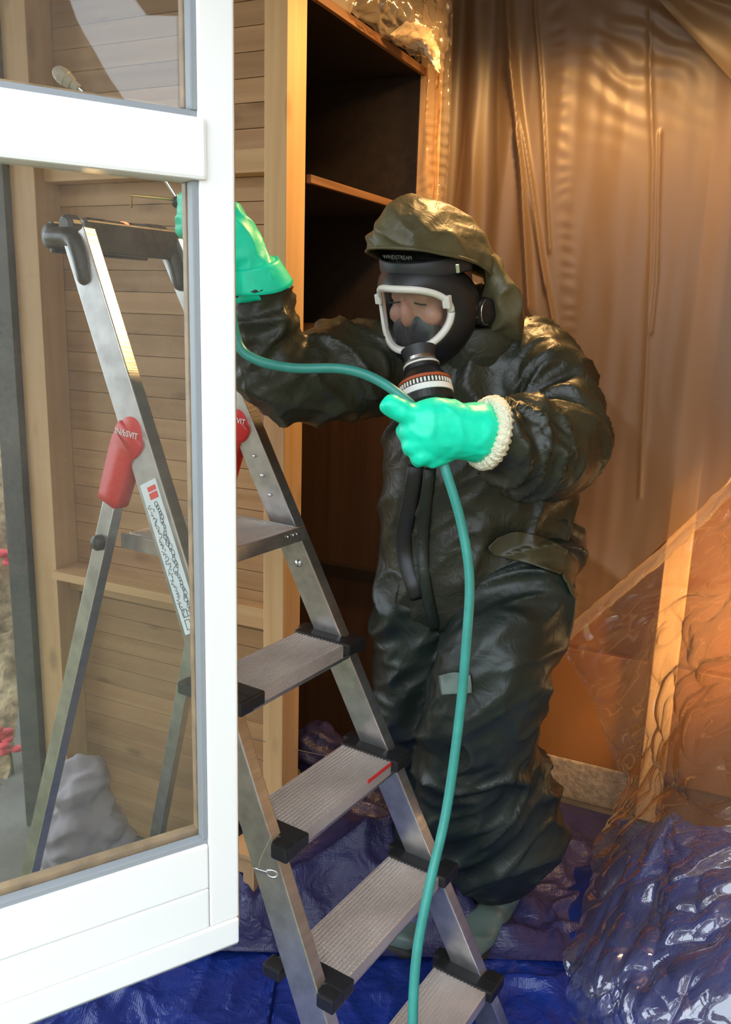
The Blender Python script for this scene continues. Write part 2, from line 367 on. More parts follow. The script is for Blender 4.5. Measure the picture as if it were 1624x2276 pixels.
rbox('nogging', -.748, -.064, .045, .087, zn-.03, zn+.026, 'nogging_pine', wl, O=WO)
# low shelf board seen through the door pane
zs = wallz(300, 1290)[2]
rbox('shelf_board', -.748, -.30, -.02, .087, zs-.012, zs+.012, 'nogging_pine', wl, O=WO)
rbox('dark_post', -.915, -.838, -.02, .10, FLOOR-.03, CEIL, 'dark_post', wl, O=WO)
# end wall of the recess and the side that closes the shed behind the planks
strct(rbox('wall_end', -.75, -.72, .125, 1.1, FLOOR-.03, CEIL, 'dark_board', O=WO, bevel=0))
# front wall pieces either side of the doorway (out of frame): door jambs
A57 = math.radians(57.5)
DD = np.array([math.sin(A57), math.cos(A57), 0]); DN = np.array([math.cos(A57), -math.sin(A57), 0])
DE = at(525, 1000, 1.22); DE[2] = 0                # free edge of the door leaf
DR = np.stack([DD, -DN, Z3], 1)                    # along leaf, into shed, up
DW = .80                                           # leaf width
hinge = DE-DD*DW
strct(rbox('trim_2', -.09, -.005, -.03, .06, FLOOR-.03, CEIL, 'white_paint', O=hinge, R=DR, bevel=.003))
strct(box('wall_front', hinge-V*.85+U*.0+Z3*1.17-DD*.1, (.72, .03, 1.25), 'ceiling_wood', bevel=0))

# ================================================================== DOOR LEAF
ZB, ZG0, ZM0, ZM1, ZT = .462, .660, 1.650, 1.727, 2.16
d1 = empty('door_1', DE-DD*.4+Z3*ZB, 'white painted glazed door leaf with a mid rail and clear panes', 'door', kind='structure')
def dbox(n, t0, t1, b0, b1, z0, z1, mt, par=None, bv=.003): return rbox(n, t0, t1, b0, b1, z0, z1, mt, par or d1, O=DE, R=DR, bevel=bv)
T = .048                                           # leaf thickness
SW = .050                                          # stile width
dbox('stile', -SW, 0, 0, T, ZB+.048, ZT, 'white_paint')
dbox('stile', -DW, -DW+SW, 0, T, ZB+.048, ZT, 'white_paint')
dbox('mid_rail', -DW+SW, -SW+.009, -.006, T, ZM0, ZM1, 'white_paint', bv=.005)
dbox('bottom_rail', -DW+SW, -SW-.0012, 0, T, .582, ZG0, 'white_paint')
dbox('bottom_rail', -DW+SW, -SW-.0012, 0, T, ZB+.048, .5805, 'white_paint')
dbox('drip_rail', -DW, -.001, -.003, T-.003, ZB, ZB+.0465, 'white_paint')
dbox('top_rail', -DW+SW, -SW, 0, T, 2.06, ZT, 'white_paint')
dbox('rebate_strip', .0002, .006, .012, T+.006, ZB+.02, ZT, 'bead_wood', bv=.001)
dbox('bottom_seal', -DW, .0, .004, T-.01, ZB-.008, ZB-.0005, 'grey_seal', bv=.001)
for (z0, z1) in ((ZG0, ZM0), (ZM1, 2.06)):
    p = dbox('pane', -DW+SW-.004, -SW+.004, .024, .028, z0-.004, z1+.004, 'pane_glass', bv=0)
    for a in (-SW-.009, -DW+SW):                   # upright beads
        dbox('glazing_bead', a, a+.009, .004, .0235, z0+.009, z1, 'grey_seal', bv=.002)
        dbox('glazing_bead', a, a+.012, .0285, .044, z0+.012, z1, 'bead_wood', bv=.002)
    dbox('glazing_bead', -DW+SW, -SW, .006, .0235, z0, z0+.009, 'grey_seal', bv=.002)
    dbox('glazing_bead', -DW+SW, -SW, .0285, .044, z0, z0+.016, 'bead_wood', bv=.002)
# hinges on the hidden side
for hz in (.62, 1.95): dbox('hinge', -DW-.006, -DW+.004, -.006, .01, hz-.05, hz+.05, 'steel', bv=.002)

# ================================================================== SHELF UNIT in the recess
sh = empty('shelf_unit', E0+U*.4-V*.3+Z3*FLOOR, 'dark brown shelf unit built into the recess beside the pine stud', 'shelf')
def sbox(n, a0, a1, b0, b1, z0, z1, mt, bv=.002, par=None, **k): return rbox(n, a0, a1, b0, b1, z0, z1, mt, par or sh, O=E0, bevel=bv, **k)
ztop = 2.178; z2 = 1.79; z3 = 1.02
SL = .70
for (zc, th) in ((ztop, .016), (z2, .014)):
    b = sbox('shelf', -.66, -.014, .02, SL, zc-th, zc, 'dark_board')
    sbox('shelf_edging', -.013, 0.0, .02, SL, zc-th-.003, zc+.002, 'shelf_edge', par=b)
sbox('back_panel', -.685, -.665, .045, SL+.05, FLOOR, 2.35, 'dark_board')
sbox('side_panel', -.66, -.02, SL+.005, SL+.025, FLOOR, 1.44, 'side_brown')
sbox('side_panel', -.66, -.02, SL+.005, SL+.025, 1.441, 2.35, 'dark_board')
sbox('back_rail', -.655, -.03, SL-.02, SL+.004, 1.405, 1.445, 'shelf_edge')
sbox('back_rail', -.655, -.03, SL-.02, SL+.004, .60, .64, 'dark_board')
sbox('corner_post', -.02, .035, SL+.005, SL+.06, FLOOR, 2.38, 'post_pine')

# ================================================================== STEPLADDER
LX, LY, LZ, LPHI, LK, LW, LT, LH = -0.14378, 1.70841, 1.04887, 0.99545, 0.49407, 0.23266, 0.070477, .235
ls = np.array([math.cos(LPHI), math.sin(LPHI), 0]); ln = np.array([math.sin(LPHI), -math.cos(LPHI), 0])
def LP(side, i, out=0., fr=0.):                    # side -1 left, +1 right; i counts treads down from the platform
    P = np.array([LX, LY, LZ])+ln*(LK*i*LH+fr)-Z3*i*LH
    return P+ls*(LT*i*LH+out) if side > 0 else P-ls*(LW+LT*i*LH+out)
iend = (LZ-FLOOR)/LH
lb = (LP(1, iend)+LP(-1, iend))/2; lb[2] = FLOOR
lad = empty('stepladder', lb, 'aluminium stepladder with black tread caps and red hinge covers', 'ladder')
def beam(name, A, B, along, wa, wb, mat, parent, bevel=.003, open_=False):   # bar from A to B; 'along' gives the wide direction
    A, B = np.array(A), np.array(B); x = nrm(B-A); y = nrm(np.asarray(along)-x*(np.asarray(along)@x)); R = np.stack([x, y, np.cross(x, y)], 1)
    return box(name, (A+B)/2, (np.linalg.norm(B-A)/2, wa/2, wb/2), mat, parent, R, bevel)
SD, STH = .062, .024                               # stile depth and thickness
stiles = {}
for sd in (-1, 1):
    A = LP(sd, -2.45, .045+.0*sd, -.03); B = LP(sd, iend+.0, .045, -.03)
    dirn = nrm(B-A); wide = nrm(ln-dirn*(ln@dirn))
    off = -wide*SD/2+ls*(STH/2)*(1 if sd < 0 else -1)*0
    s_ = beam('stile', A+off, B+off, wide, SD, STH, 'alu_dark', lad, .002); stiles[sd] = s_
    # bright front flange with a rounded lip
    o2 = wide*.002
    beam('stile_flange', A+o2, B+o2, wide, .004, STH+.004, 'alu', s_, .0018)
    f0 = LP(sd, iend-.22, .045, -.03)+off
    beam('foot', f0, B+off-Z3*0, wide, SD+.012, STH+.012, 'black_plastic', lad, .004)
    for i_, rr in () if sd < 0 else ((.32, .009), (-.45, .005), (-.62, .004), (-.28, .004)):
        c = LP(sd, i_, .045, -.03)+off-ls*(STH/2+.001); R_ = np.stack([wide, dirn, ls], 1)
        v, f = tube([c-ls*.003, c+ls*.001], [rr*.8, rr], 14); mesh('rivet', v, f, 'steel', s_)
DEP = .125; TH = .028
def tread(i, dep, name):
    FR, FL = LP(1, i), LP(-1, i); w = np.linalg.norm(FR-FL)
    # ribbed cross section (depth, height)
    prof = [(0, -TH), (0, -.002), (.003, 0)]
    nrib = int(dep/.0085)
    for q in range(nrib):
        a = .006+q*(dep-.012)/nrib; b_ = (dep-.012)/nrib
        prof += [(a+b_*.15, 0), (a+b_*.3, -.0016), (a+b_*.7, -.0016), (a+b_*.85, 0)]
    prof += [(dep-.003, 0), (dep, -.002), (dep, -TH), (dep-.003, -TH), (dep-.003, -.006), (.003, -.006), (.003, -TH)]
    n = len(prof); vs = [FL-ln*d+Z3*h_ for d, h_ in prof]+[FR-ln*d+Z3*h_ for d, h_ in prof]
    fs = [(q, (q+1) % n, n+(q+1) % n, n+q) for q in range(n)]+[tuple(range(n))[::-1], tuple(range(n, 2*n))]
    return mesh(name, vs, fs, 'tread_alu', lad, sm=False)
for i in (1, 2, 3, 4):
    t_ = tread(i, DEP, 'tread')
    for sd in (-1, 1):                             # moulded black cap that wraps the stile
        c = LP(sd, i, .020, -.058)-Z3*.010
        y = ls*sd; R = np.stack([ln, ls, Z3], 1)
        k = box('tread_cap', c, (.072, .019, .013), 'black_plastic', lad, R, .004)
        c2 = LP(sd, i, .048, -.005)-Z3*.012
        box('cap_lug', c2, (.018, .018, .014), 'black_plastic', k, R, .004)
        c2 = LP(sd, i, .048, -.125)-Z3*.012
        box('cap_lug', c2, (.020, .016, .012), 'black_plastic', k, R, .004)
    for sd in (-1, 1):
        c = LP(sd, i, .026, -.012)-Z3*.034; v, f = tube([c-ls*.012, c+ls*.012], .005, 10); mesh('bolt', v, f, 'steel', t_)
    # brace strip below the front lip
    beam('tread_brace', LP(-1, i, .03, -.006)-Z3*.034, LP(1, i, .03, -.006)-Z3*.034, ln, .004, .010, 'alu', t_, .001)
# red glow along one tread edge, painted as a thin strip
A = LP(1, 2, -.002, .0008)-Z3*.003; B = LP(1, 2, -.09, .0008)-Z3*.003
beam('red_glow_strip', A, B, ln, .003, .007, 'red_plastic', lad, .001)
plat = tread(0, .235, 'platform')
beam('platform_edge', LP(-1, 0, .03, .001)-Z3*.016, LP(1, 0, .03, .001)-Z3*.016, ln, .004, .030, 'alu_dark', plat, .001)
for sd in (-1, 1):
    beam('platform_side', LP(sd, 0, .012, .0)-Z3*.016, LP(sd, 0, .012, -.245)-Z3*.016, Z3, .030, .005, 'alu_dark', plat, .001)
    for q in (-.012, -.03, .0):
        c = LP(sd, 0, .0, .004)-Z3*.012+ls*sd*q; v, f = tube([c, c+ln*.003], [.004, .003], 10); mesh('rivet', v, f, 'steel', plat)
# rear legs and red hinge covers
KR = .30
for sd in (-1, 1):
    P0 = LP(sd, -.80, .045, -.105)
    dr = nrm(-ln*KR-Z3+ls*sd*.06); Lr = (P0[2]-FLOOR)/-dr[2]
    wide = nrm(ln-dr*(ln@dr))
    q = beam('rear_leg', P0+dr*.03, P0+dr*Lr, wide, .034, .020, 'alu_dark', lad, .002)
    beam('leg_flange', P0+dr*.03+wide*.018, P0+dr*(Lr-.02)+wide*.018, wide, .003, .023, 'alu', q, .001)
    beam('foot', P0+dr*(Lr-.06), P0+dr*Lr, wide, .044, .028, 'black_plastic', lad, .004)
    # bolt through the leg at platform height
    c = P0+dr*((P0[2]-LZ+.015)/-dr[2])-ls*.014; v, f = tube([c-ls*.012, c-ls*.006, c+ls*.004], [.010, .015, .016], 16); mesh('pivot_knob', v, f, 'black_plastic', q)
    # hinge cover: bent paddle, wide and round at the top
    top = LP(sd, -.88, .045, -.066); end = P0+dr*.125
    mid = P0+dr*.02+wide*.006
    pts = catmull([top+Z3*.004, top*.55+mid*.45+Z3*.002, mid, end], 8); n_ = len(pts)
    vs = []; 
    wd = np.interp(np.linspace(0, 1, n_), [0, .08, .3, .6, 1], [.032, .040, .041, .034, .027])
    Tn = np.gradient(pts, axis=0)
    rows = []
    for q_ in range(n_):
        t = nrm(Tn[q_]); a = nrm(np.cross(ls, t)); rows.append((pts[q_], a, wd[q_]))
    vs, fs = [], []
    tn = .019
    for (p, a, w_) in rows:
        for (sx, sz) in ((-1, -.6), (-.85, -1), (.85, -1), (1, -.6), (1, .6), (.85, 1), (-.85, 1), (-1, .6)): vs.append(p+a*w_*sx+ls*tn*sz)
    for q_ in range(n_-1):
        for j in range(8): k = (j+1) % 8; fs.append((q_*8+j, q_*8+k, (q_+1)*8+k, (q_+1)*8+j))
    fs.append(tuple(range(8))[::-1]); fs.append(tuple((n_-1)*8+j for j in range(8)))
    hc = mesh('hinge_cover', vs, fs, 'red_plastic', lad)
    v, f = ellip(pts[4], (.041, .042, .0195), np.stack([ln, Z3, ls], 1)); v = np.asarray(v)
    mesh('hinge_disc', v, f, 'red_plastic', hc)
    cc = pts[5]-ls*(tn+.0022)+Z3*.008+ln*.002
    xdir = nrm(np.array([.55, .10, 0])+ln*.6); R = frame(ln*.92-Z3*.10, Z3)
    textmesh('lettering', 'IN/bSVIT', .0165, (cc, R), 'white_print', hc)
# sticker with instructions on the outer face of the stile, its print as flat marks
A = LP(-1, -.58, .045, -.03); B = LP(-1, .52, .045, -.03); dirn = nrm(B-A); wide = nrm(ln-dirn*(ln@dirn))
SO = A-wide*SD/2-ls*(STH/2+.0006); SLN = np.linalg.norm(B-A)
sk = beam('sticker', SO, SO+dirn*SLN, wide, .044, .0008, 'sticker', stiles[-1], 0)
def smark(n_, t, w_, lt, lw, mt): return beam(n_, SO+dirn*t+wide*w_-ls*.0008, SO+dirn*(t+lt)+wide*w_-ls*.0008, wide, lw, .0006, mt, sk, 0)
smark('print', .010, .006, .009, .022, 'sticker_red'); smark('print', .022, .006, .012, .022, 'sticker_red')
parts = []
for q in range(34):
    t = .045+q*(SLN-.075)/34; c = SO+dirn*t+wide*(.007+RNG.uniform(-.004, .004))-ls*.001; r = RNG.uniform(.003, .0065)
    th = np.linspace(0, 2*np.pi, 9); ring = np.array([c+dirn*math.cos(a)*r+wide*math.sin(a)*r*RNG.uniform(.6, 1) for a in th[:-1]]); ring = np.vstack([ring, ring[:1]])
    parts.append(tube(ring, .00055, 4, ls))
    c = SO+dirn*t+wide*(-.011+RNG.uniform(-.004, .004))-ls*.001
    sq = np.array([c+dirn*a+wide*b for a, b in zip(np.linspace(-.004, .005, 5), RNG.uniform(-.005, .005, 5))]); parts.append(tube(sq, .0005, 4, ls))
for (t, l_) in ((SLN-.045, .014), (SLN-.026, .018)):
    for w_ in (-.012, .010): 
        c = SO+dirn*t+wide*w_-ls*.001; parts.append(tube(np.array([c, c+dirn*l_, c+dirn*l_+wide*.012, c+wide*.012, c]), .0007, 4, ls))
v, f = join(parts); mesh('sketch_print', v, f, 'ink', sk, sm=False)
# top hand rail with tool tray
tl, tr_ = LP(-1, -2.35, .045, -.055), LP(1, -2.35, .045, -.055)
pts = catmull([tl-Z3*.075+ln*.018, tl-Z3*.02, tl+Z3*.008-ln*.01, tl+Z3*.012-ln*.05+ls*.0], 5)
rail = []
for sd, P in ((-1, tl), (1, tr_)):
    v, f = loft(np.array([P-Z3*.070+ln*.020, P-Z3*.02+ln*.004, P+Z3*.006-ln*.02, P+Z3*.010-ln*.085]), [(.030, .019), (.031, .02), (.028, .02), (.024, .018)], 14, ls)
    mesh('rail_bracket', v, f, 'black_plastic', lad)
R = np.stack([ls, -ln, Z3], 1)
mid = (tl+tr_)/2; hw = np.linalg.norm(tr_-tl)/2
tray = box('tool_tray', mid+Z3*.0-ln*.045, (hw, .050, .006), 'black_plastic', lad, R, .003)
for (o_, hx, hy) in ((-ln*-.005, hw, .006), (-ln*.095, hw, .006)): box('tray_rim', mid+o_+Z3*.010, (hx, hy, .030), 'black_plastic', tray, R, .004)
v, f = tube(np.array([tl+Z3*.012-ln*.10, tr_+Z3*.012-ln*.10]), .024, 14); mesh('hand_rail', v, f, 'black_plastic', lad)
# eye bolt hanging from the stile by a wire
ev = LP(-1, 2.32, .06, -.055)
eb = empty('eye_bolt', ev-Z3*.02, 'small zinc eye bolt hooked on the near ladder stile', 'bolt')
ax = nrm(ls*-.3-ln*.9+Z3*.25)
th = np.linspace(0, 2*np.pi, 40); 
sp_ = []
e0 = at(612, 1944, ev[1]-.035); e1 = at(566, 1930, ev[1]-.035); ax = nrm(e1-e0); sx = nrm(np.cross(ax, [0, 1, 0]))
loop = np.array([e0+ax*.006+ax*math.cos(a)*.010+sx*math.sin(a)*.0065 for a in th[:-1]]); loop = np.vstack([loop, loop[:1]])
v, f = tube(loop, .0022, 8); mesh('eye', v, f, 'steel', eb)
L_ = np.linalg.norm(e1-e0); tt = np.linspace(.40, 1.1, 60); rr_ = np.where(np.arange(60) % 4 < 2, .0022, .0034)*np.interp(tt, [0, .9, 1], [1, 1, .3])
v, f = tube(np.array([e0+ax*L_*t for t in tt]), rr_, 8); mesh('threaded_shank', v, f, 'steel', eb)
w0 = LP(-1, 1.95, .045, -.02)-ls*.014
v, f = tube(catmull([w0, (w0+e1)/2+np.array([-.004, -.004, -.01]), e1*.8+e0*.2], 6), .0008, 5); mesh('wire', v, f, 'string', eb)

# ================================================================== WORK LAMP above the frame
lp = at(1330, -190, 2.12); lp[2] = min(lp[2], 2.33)
lampo = empty('work_lamp', lp, 'black halogen work lamp hung under the ceiling in front of the film', 'lamp')
ldir = nrm(np.array([-.12, -.05, -1.0])); lx = nrm(np.cross([0, 1., 0], ldir)); LR = np.stack([lx, np.cross(ldir, lx), ldir], 1)
hb = box('housing', lp-ldir*.03, (.085, .055, .022), 'lamp_body', lampo, LR, .006)
box('diffuser', lp-ldir*.004, (.075, .045, .003), 'lamp_glass', lampo, LR, .001)
v, f = tube(np.array([lp-ldir*.05, lp+Z3*(CEIL-lp[2])]), .006, 8); mesh('bracket', v, f, 'lamp_body', lampo)
al = bpy.data.lights.new('work_lamp_light', 'SPOT'); al.energy = 48; al.color = (1, .56, .20); al.spot_size = math.radians(172); al.spot_blend = .5; al.shadow_soft_size = .05
alo = bpy.data.objects.new('work_lamp_light', al); COL.objects.link(alo); alo.parent = lampo
alo.matrix_basis = Matrix.Translation(Vector(ldir*.02)) @ Vector(-ldir).to_track_quat('Z', 'Y').to_matrix().to_4x4()

# lamp added unseen by the right wall, to light the post and lower wall
l2 = np.array([1.26, 1.93, .62])
lam2 = empty('fill_lamp', (l2[0], l2[1], FLOOR-.03), 'unseen fill lamp on a black tripod, added by the right wall behind the clear sheet', 'lamp')
d2 = nrm(np.array([-.55, .66, .08])); x2 = nrm(np.cross(Z3, d2)); R2 = np.stack([x2, np.cross(d2, x2), d2], 1)
box('housing', l2-d2*.03, (.085, .055, .022), 'lamp_body', lam2, R2, .006); box('diffuser', l2-d2*.004, (.075, .045, .003), 'lamp_glass', lam2, R2, .001)
v, f = tube(np.array([l2-d2*.045, [l2[0], l2[1], FLOOR+.16]]), .011, 10); mesh('pole', v, f, 'lamp_body', lam2)
for a in (.4, 2.5, 4.6): v, f = tube(np.array([[l2[0], l2[1], FLOOR+.2], [l2[0]+.1*math.cos(a), l2[1]+.1*math.sin(a), FLOOR-.02]]), .008, 8); mesh('leg', v, f, 'lamp_body', lam2)
s2 = bpy.data.lights.new('fill_lamp_light', 'SPOT'); s2.energy = 16; s2.color = (1, .56, .22); s2.spot_size = math.radians(105); s2.spot_blend = .6; s2.shadow_soft_size = .05
s2o = bpy.data.objects.new('fill_lamp_light', s2); COL.objects.link(s2o); s2o.parent = lam2
s2o.matrix_basis = WM[lam2.name].inverted() @ Matrix.Translation(Vector(l2+d2*.02)) @ Vector(-d2).to_track_quat('Z', 'Y').to_matrix().to_4x4()

# ================================================================== FILM over the back wall
def bw(px, py, off=0.): q = onplane(px, py, B0+U*off, U); d = q-B0; return d@V, q[2]
def ridge(a, z, pts, w, amp):                 # raised crease along a line on the wall
    P = [bw(*p) for p in pts]; best = np.full(len(a), 1e9); 
    for (x0, y0), (x1, y1) in zip(P[:-1], P[1:]):
        L2 = (x1-x0)**2+(y1-y0)**2; t = np.clip(((a-x0)*(x1-x0)+(z-y0)*(y1-y0))/L2, 0, 1)
        best = np.minimum(best, np.hypot(a-x0-t*(x1-x0), z-y0-t*(y1-y0)))
    return amp*np.exp(-(best/w)**1.3)
def film1(u, v):
    a = -.02+u*1.42
    ah0, zh0 = bw(1240, 1425); ah1, zh1 = bw(1624, 1062); zl = .39+np.maximum(0, a-ah0)*(zh1-zh0)/(ah1-ah0)+smooth(ah0-.03, ah0, a)*(zh0-.39)
    z = zl+v*(2.40-zl)
    d = .035+.010*pn(np.stack([a*5, z*1.2, a*0], 1))+.003*pn(np.stack([a*22, z*3, a*0+3], 1))
    # loose upright folds towards the shelves
    wl_ = smooth(.34, .05, a)
    d += wl_*(.016*np.sin(a*62+1.5*pn(np.stack([a*3, z*1.1, a*0+9], 1)))+.010*ridged(np.stack([a*16, z*.8, a*0+4], 1), 2))
    for pts, w_, amp in (([(1135, -60), (1150, 170), (1172, 420), (1185, 690)], .008, .030), ([(1150, 150), (1190, 420), (1215, 600), (1236, 720)], .005, .014),
                         ([(1195, 0), (1210, 190), (1222, 430), (1228, 560)], .004, .010), ([(1160, 300), (1205, 560), (1220, 640)], .004, .010),
                         ([(1450, -40), (1448, 160), (1455, 360), (1450, 560), (1440, 800), (1425, 1100)], .006, .006),
                         ([(1470, 300), (1462, 620), (1450, 740)], .004, .006)):
        d += ridge(a, z, pts, w_, amp)
    # puckered seam
    a0, z0 = bw(1245, 100); a1, z1 = bw(1270, 700); sl = (a1-a0)/(z1-z0); da = a-(a0+(z-z0)*sl)
    d += .0014*np.exp(-(da/.02)**2)*np.sin(z*165+6*pn(np.stack([a*9, z*9, a*0], 1)))
    # draped wrinkles by the lamp
    a2, z2_ = bw(1420, 110); g = np.exp(-((a-a2)/.16)**2-((z-z2_)/.16)**2)
    d += g*.0035*np.sin((a*.5+z)*95+3*pn(np.stack([a*8, z*8, a*0+2], 1)))
    d += .012*ridged(np.stack([a*2.2+z*1.4, z*.9-a*.4, a*0+6], 1), 3)*smooth(1.5, .8, z)
    return B0+np.outer(a, V)+np.outer(-d, U)+np.outer(z, Z3)
P, F_ = grid(film1, 330, 240)
mesh('plastic_curtain', P, F_, 'film_back', label='milky plastic dust sheet hung over the whole back wall with upright creases', cat='plastic sheet')
# second sheet lapped over it in the upper right corner
def film2(u, v):
    p00 = at(1455, -80, 2.40); p10 = at(1720, -80, 2.22); p01 = at(1690, 270, 2.26); 
    q = at(1640, 200, 2.33)
    top = np.outer(1-u, at(1430, -90, 2.46))+np.outer(u, at(1760, -90, 2.2))
    edge = np.outer(1-u, at(1436, -30, 2.455))+np.outer(u, at(1700, 260, 2.27))
    P = top*(1-v)[:, None]+edge*v[:, None]
    P = P-np.outer(.012*pn(np.stack([u*3, v*4, u*0], 1))+.012*np.exp(-((v-.55+.2*u)/.06)**2), U)
    return P
P, F_ = grid(film2, 60, 40)
mesh('plastic_overlap', P, F_, 'film_back', label='corner of a second plastic sheet lapped diagonally over the dust sheet', cat='plastic sheet')
# film strip down the shelf post, in front of the recess edge
def film3(u, v):
    L_ = np.array([at(950, 150, 2.66), at(948, 300, 2.66), at(958, 520, 2.66), at(965, 800, 2.66)]); R_ = np.array([at(1004, -40, 2.64), at(1000, 300, 2.64), at(992, 520, 2.64), at(990, 800, 2.64)])
    A = catmull(L_, 20); B_ = catmull(R_, 20); j = np.clip((v*(len(A)-1)).astype(int), 0, len(A)-1)
    P = A[j]*(1-u)[:, None]+B_[j]*u[:, None]
    return P+np.outer(.012*np.sin(u*11+v*4)+.008*pn(np.stack([u*4, v*9, u*0+5], 1)), -U)
P, F_ = grid(film3, 40, 90)
mesh('plastic_strip', P, F_, 'film_bag', label='narrow clear plastic strip hanging in front of the shelf post', cat='plastic sheet')

# ================================================================== things on the top shelf
def shp(px, py, b): return at(px, py, b)
def crumple(name, rows, mat, amp, sc, nu=50, nv=40, seed=0, thick=0, **k):   # patch through a grid of points, crumpled
    G = np.array(rows)                        # rows x cols x 3
    clampz = k.pop('clampz', None); diag = k.pop('diag', None)
    def fn(u, v):
        nr, nc = G.shape[:2]
        U_ = np.unique(u); V_ = np.unique(v)
        A = np.stack([catmull(G[r], 24) for r in range(nr)]); L = A.shape[1]
        ii = u*(L-1); i0 = np.clip(ii.astype(int), 0, L-2); ft = (ii-i0)[:, None]
        B_ = np.stack([catmull(A[:, c], 24) for c in range(L)], 1); L2 = B_.shape[0]
        jj = v*(L2-1); j0 = np.clip(jj.astype(int), 0, L2-2); gt = (jj-j0)[:, None]
        return (B_[j0, i0]*(1-ft)+B_[j0, i0+1]*ft)*(1-gt)+(B_[j0+1, i0]*(1-ft)+B_[j0+1, i0+1]*ft)*gt
    P, F_ = grid(fn, nu, nv); N_ = normals(P, F_)
    q = P*sc+seed*7.3; w = np.stack([pn(q*.6+5), pn(q*.6+11), pn(q*.6+17)], 1)
    d = amp*(ridged(q+w*.8, 1.5)-.4)+amp*.5*(ridged(q*2.1+w, 1.3)-.4)
    if diag is not None:
        ax_ = nrm(diag); b1 = nrm(np.cross(ax_, [0, 1., 0])); b2 = np.cross(ax_, b1)
        s_ = np.stack([P@ax_*2.2, P@b1*9, P@b2*5], 1); s_ = s_+np.stack([pn(P*2.5+1)*0, pn(P*2.5+7)*.8, pn(P*2.5+9)*.6], 1)
        d = d+.013*(ridged(s_, 3)-.15)+.005*(ridged(s_*[1.5, 2.4, 2.4]+5, 3)-.15)
    P = P+N_*d[:, None]
    if clampz is not None: P[:, 2] = np.maximum(P[:, 2], clampz(P[:, 0], P[:, 1])+.012)
    return mesh(name, P, F_, mat, **k)
bag = [[at(760, -60, 2.22), at(860, -60, 2.35), at(950, -60, 2.5), at(1005, -60, 2.55)],
       [at(775, 20, 2.24), at(870, 0, 2.30), at(950, 30, 2.42), at(1000, 40, 2.50)],
       [at(850, 80, 2.36), at(900, 70, 2.38), at(955, 90, 2.42), at(996, 100, 2.5)],
       [at(930, 135, 2.56), at(945, 130, 2.52), at(965, 150, 2.5), at(985, 160, 2.52)]]
crumple('plastic_bag', bag, 'film_bag', .012, 18, 70, 60, 1, label='clear crumpled plastic cover over the goods on the top shelf', cat='plastic cover')
pap = [[at(868, 76, 2.40), at(905, 48, 2.45), at(950, 58, 2.46), at(962, 80, 2.47)],
       [at(880, 84, 2.42), at(915, 78, 2.42), at(952, 92, 2.43), at(975, 112, 2.46)],
       [at(905, 105, 2.47), at(930, 106, 2.45), at(958, 120, 2.45), at(978, 140, 2.48)],
       [at(935, 118, 2.5), at(948, 122, 2.48), at(965, 150, 2.47), at(978, 163, 2.5)]]
crumple('paper_sack', pap, 'paper', .006, 30, 40, 36, 2, label='crumpled cream paper sack lying at the end of the top shelf', cat='sack')
v, f = ellip(E0+V*-.16+U*.30+Z3*(ztop+.075), (.10, .13, .075), ROOM); v = np.asarray(v)
v = v+normals(v, f)*(.02*ridged(v*16)[:, None]-.012); 
mesh('cloth_bundle', v, f, 'paper', label='pale cloth bundle under the plastic cover on the top shelf', cat='cloth')

# ================================================================== TARPS on the floor
def sm2(x, y, cx, cy, r): return np.exp(-(((x-cx)/r)**2+((y-cy)/r)**2))
def crease(x, y, sc, seed):
    q = np.stack([x*sc, y*sc, x*0+seed], 1); w = np.stack([pn(q*.7+3), pn(q*.7+13), x*0], 1)
    return ridged(q+w*.9, 1.6)
def tarpz(x, y):
    z = FLOOR+.004+.010*crease(x, y, 4.5, 1)+.006*crease(x, y, 11, 2)
    z += .30*smooth(.50, .80, x-.10*(y-1.6))*smooth(2.28, 1.92, y)*smooth(.7, 1.15, y)+.0*x
    z += .05*crease(x, y, 5, 7)*smooth(.5, .75, x)*smooth(2.28, 1.95, y)
    z += .05*sm2(x, y, .42, 1.55, .22)*crease(x, y, 7, 3)
    return z
def ywall(x):
    b_ = np.minimum(2.62, B0[1]-(x-B0[0])*math.tan(YAW)-.05); l_ = WO[1]+.075-(x-WO[0])*math.tan(YAW)-.04
    return np.where(x < WO[0]+.01, np.minimum(b_, l_), b_)
def tarp_fn(x0, x1, y0, y1):
    def fn(u, v):
        x = x0+u*(x1-x0); y1_ = ywall(x); y = y0+v*(y1_-y0); return np.stack([x, y, tarpz(x, y)], 1)
    return fn
P, F_ = grid(tarp_fn(-.85, .96, .75, 2.36), 240, 220)
mesh('blue_tarp', P, F_, 'tarp_blue', label='creased blue woven tarpaulin spread over the floor and a low heap', cat='tarpaulin')
# dark sheet over lumps behind the ladder
def heap(u, v):
    x = -.60+u*1.42; y = 1.80+v*(ywall(x)-1.82)
    z = FLOOR+.012+.16*sm2(x, y, -.02, 2.12, .20)+.10*sm2(x, y, .14, 1.98, .14)+.13*sm2(x, y, -.28, 2.02, .16)
    z += .05*crease(x, y, 4, 8)*smooth(0, .2, u)*smooth(1, .8, u)+.018*crease(x, y, 10, 5)
    e = np.minimum(np.minimum(u, 1-u), np.minimum(v, 1-v)); z = FLOOR+.012+(z-FLOOR-.012)*smooth(0, .12, e)+.012*(1-e)
    return np.stack([x, y, z], 1)
P, F_ = grid(heap, 130, 120)
mesh('navy_tarp', P, F_, 'tarp_navy', label='dark purplish navy tarpaulin draped over lumps behind the ladder', cat='tarpaulin')
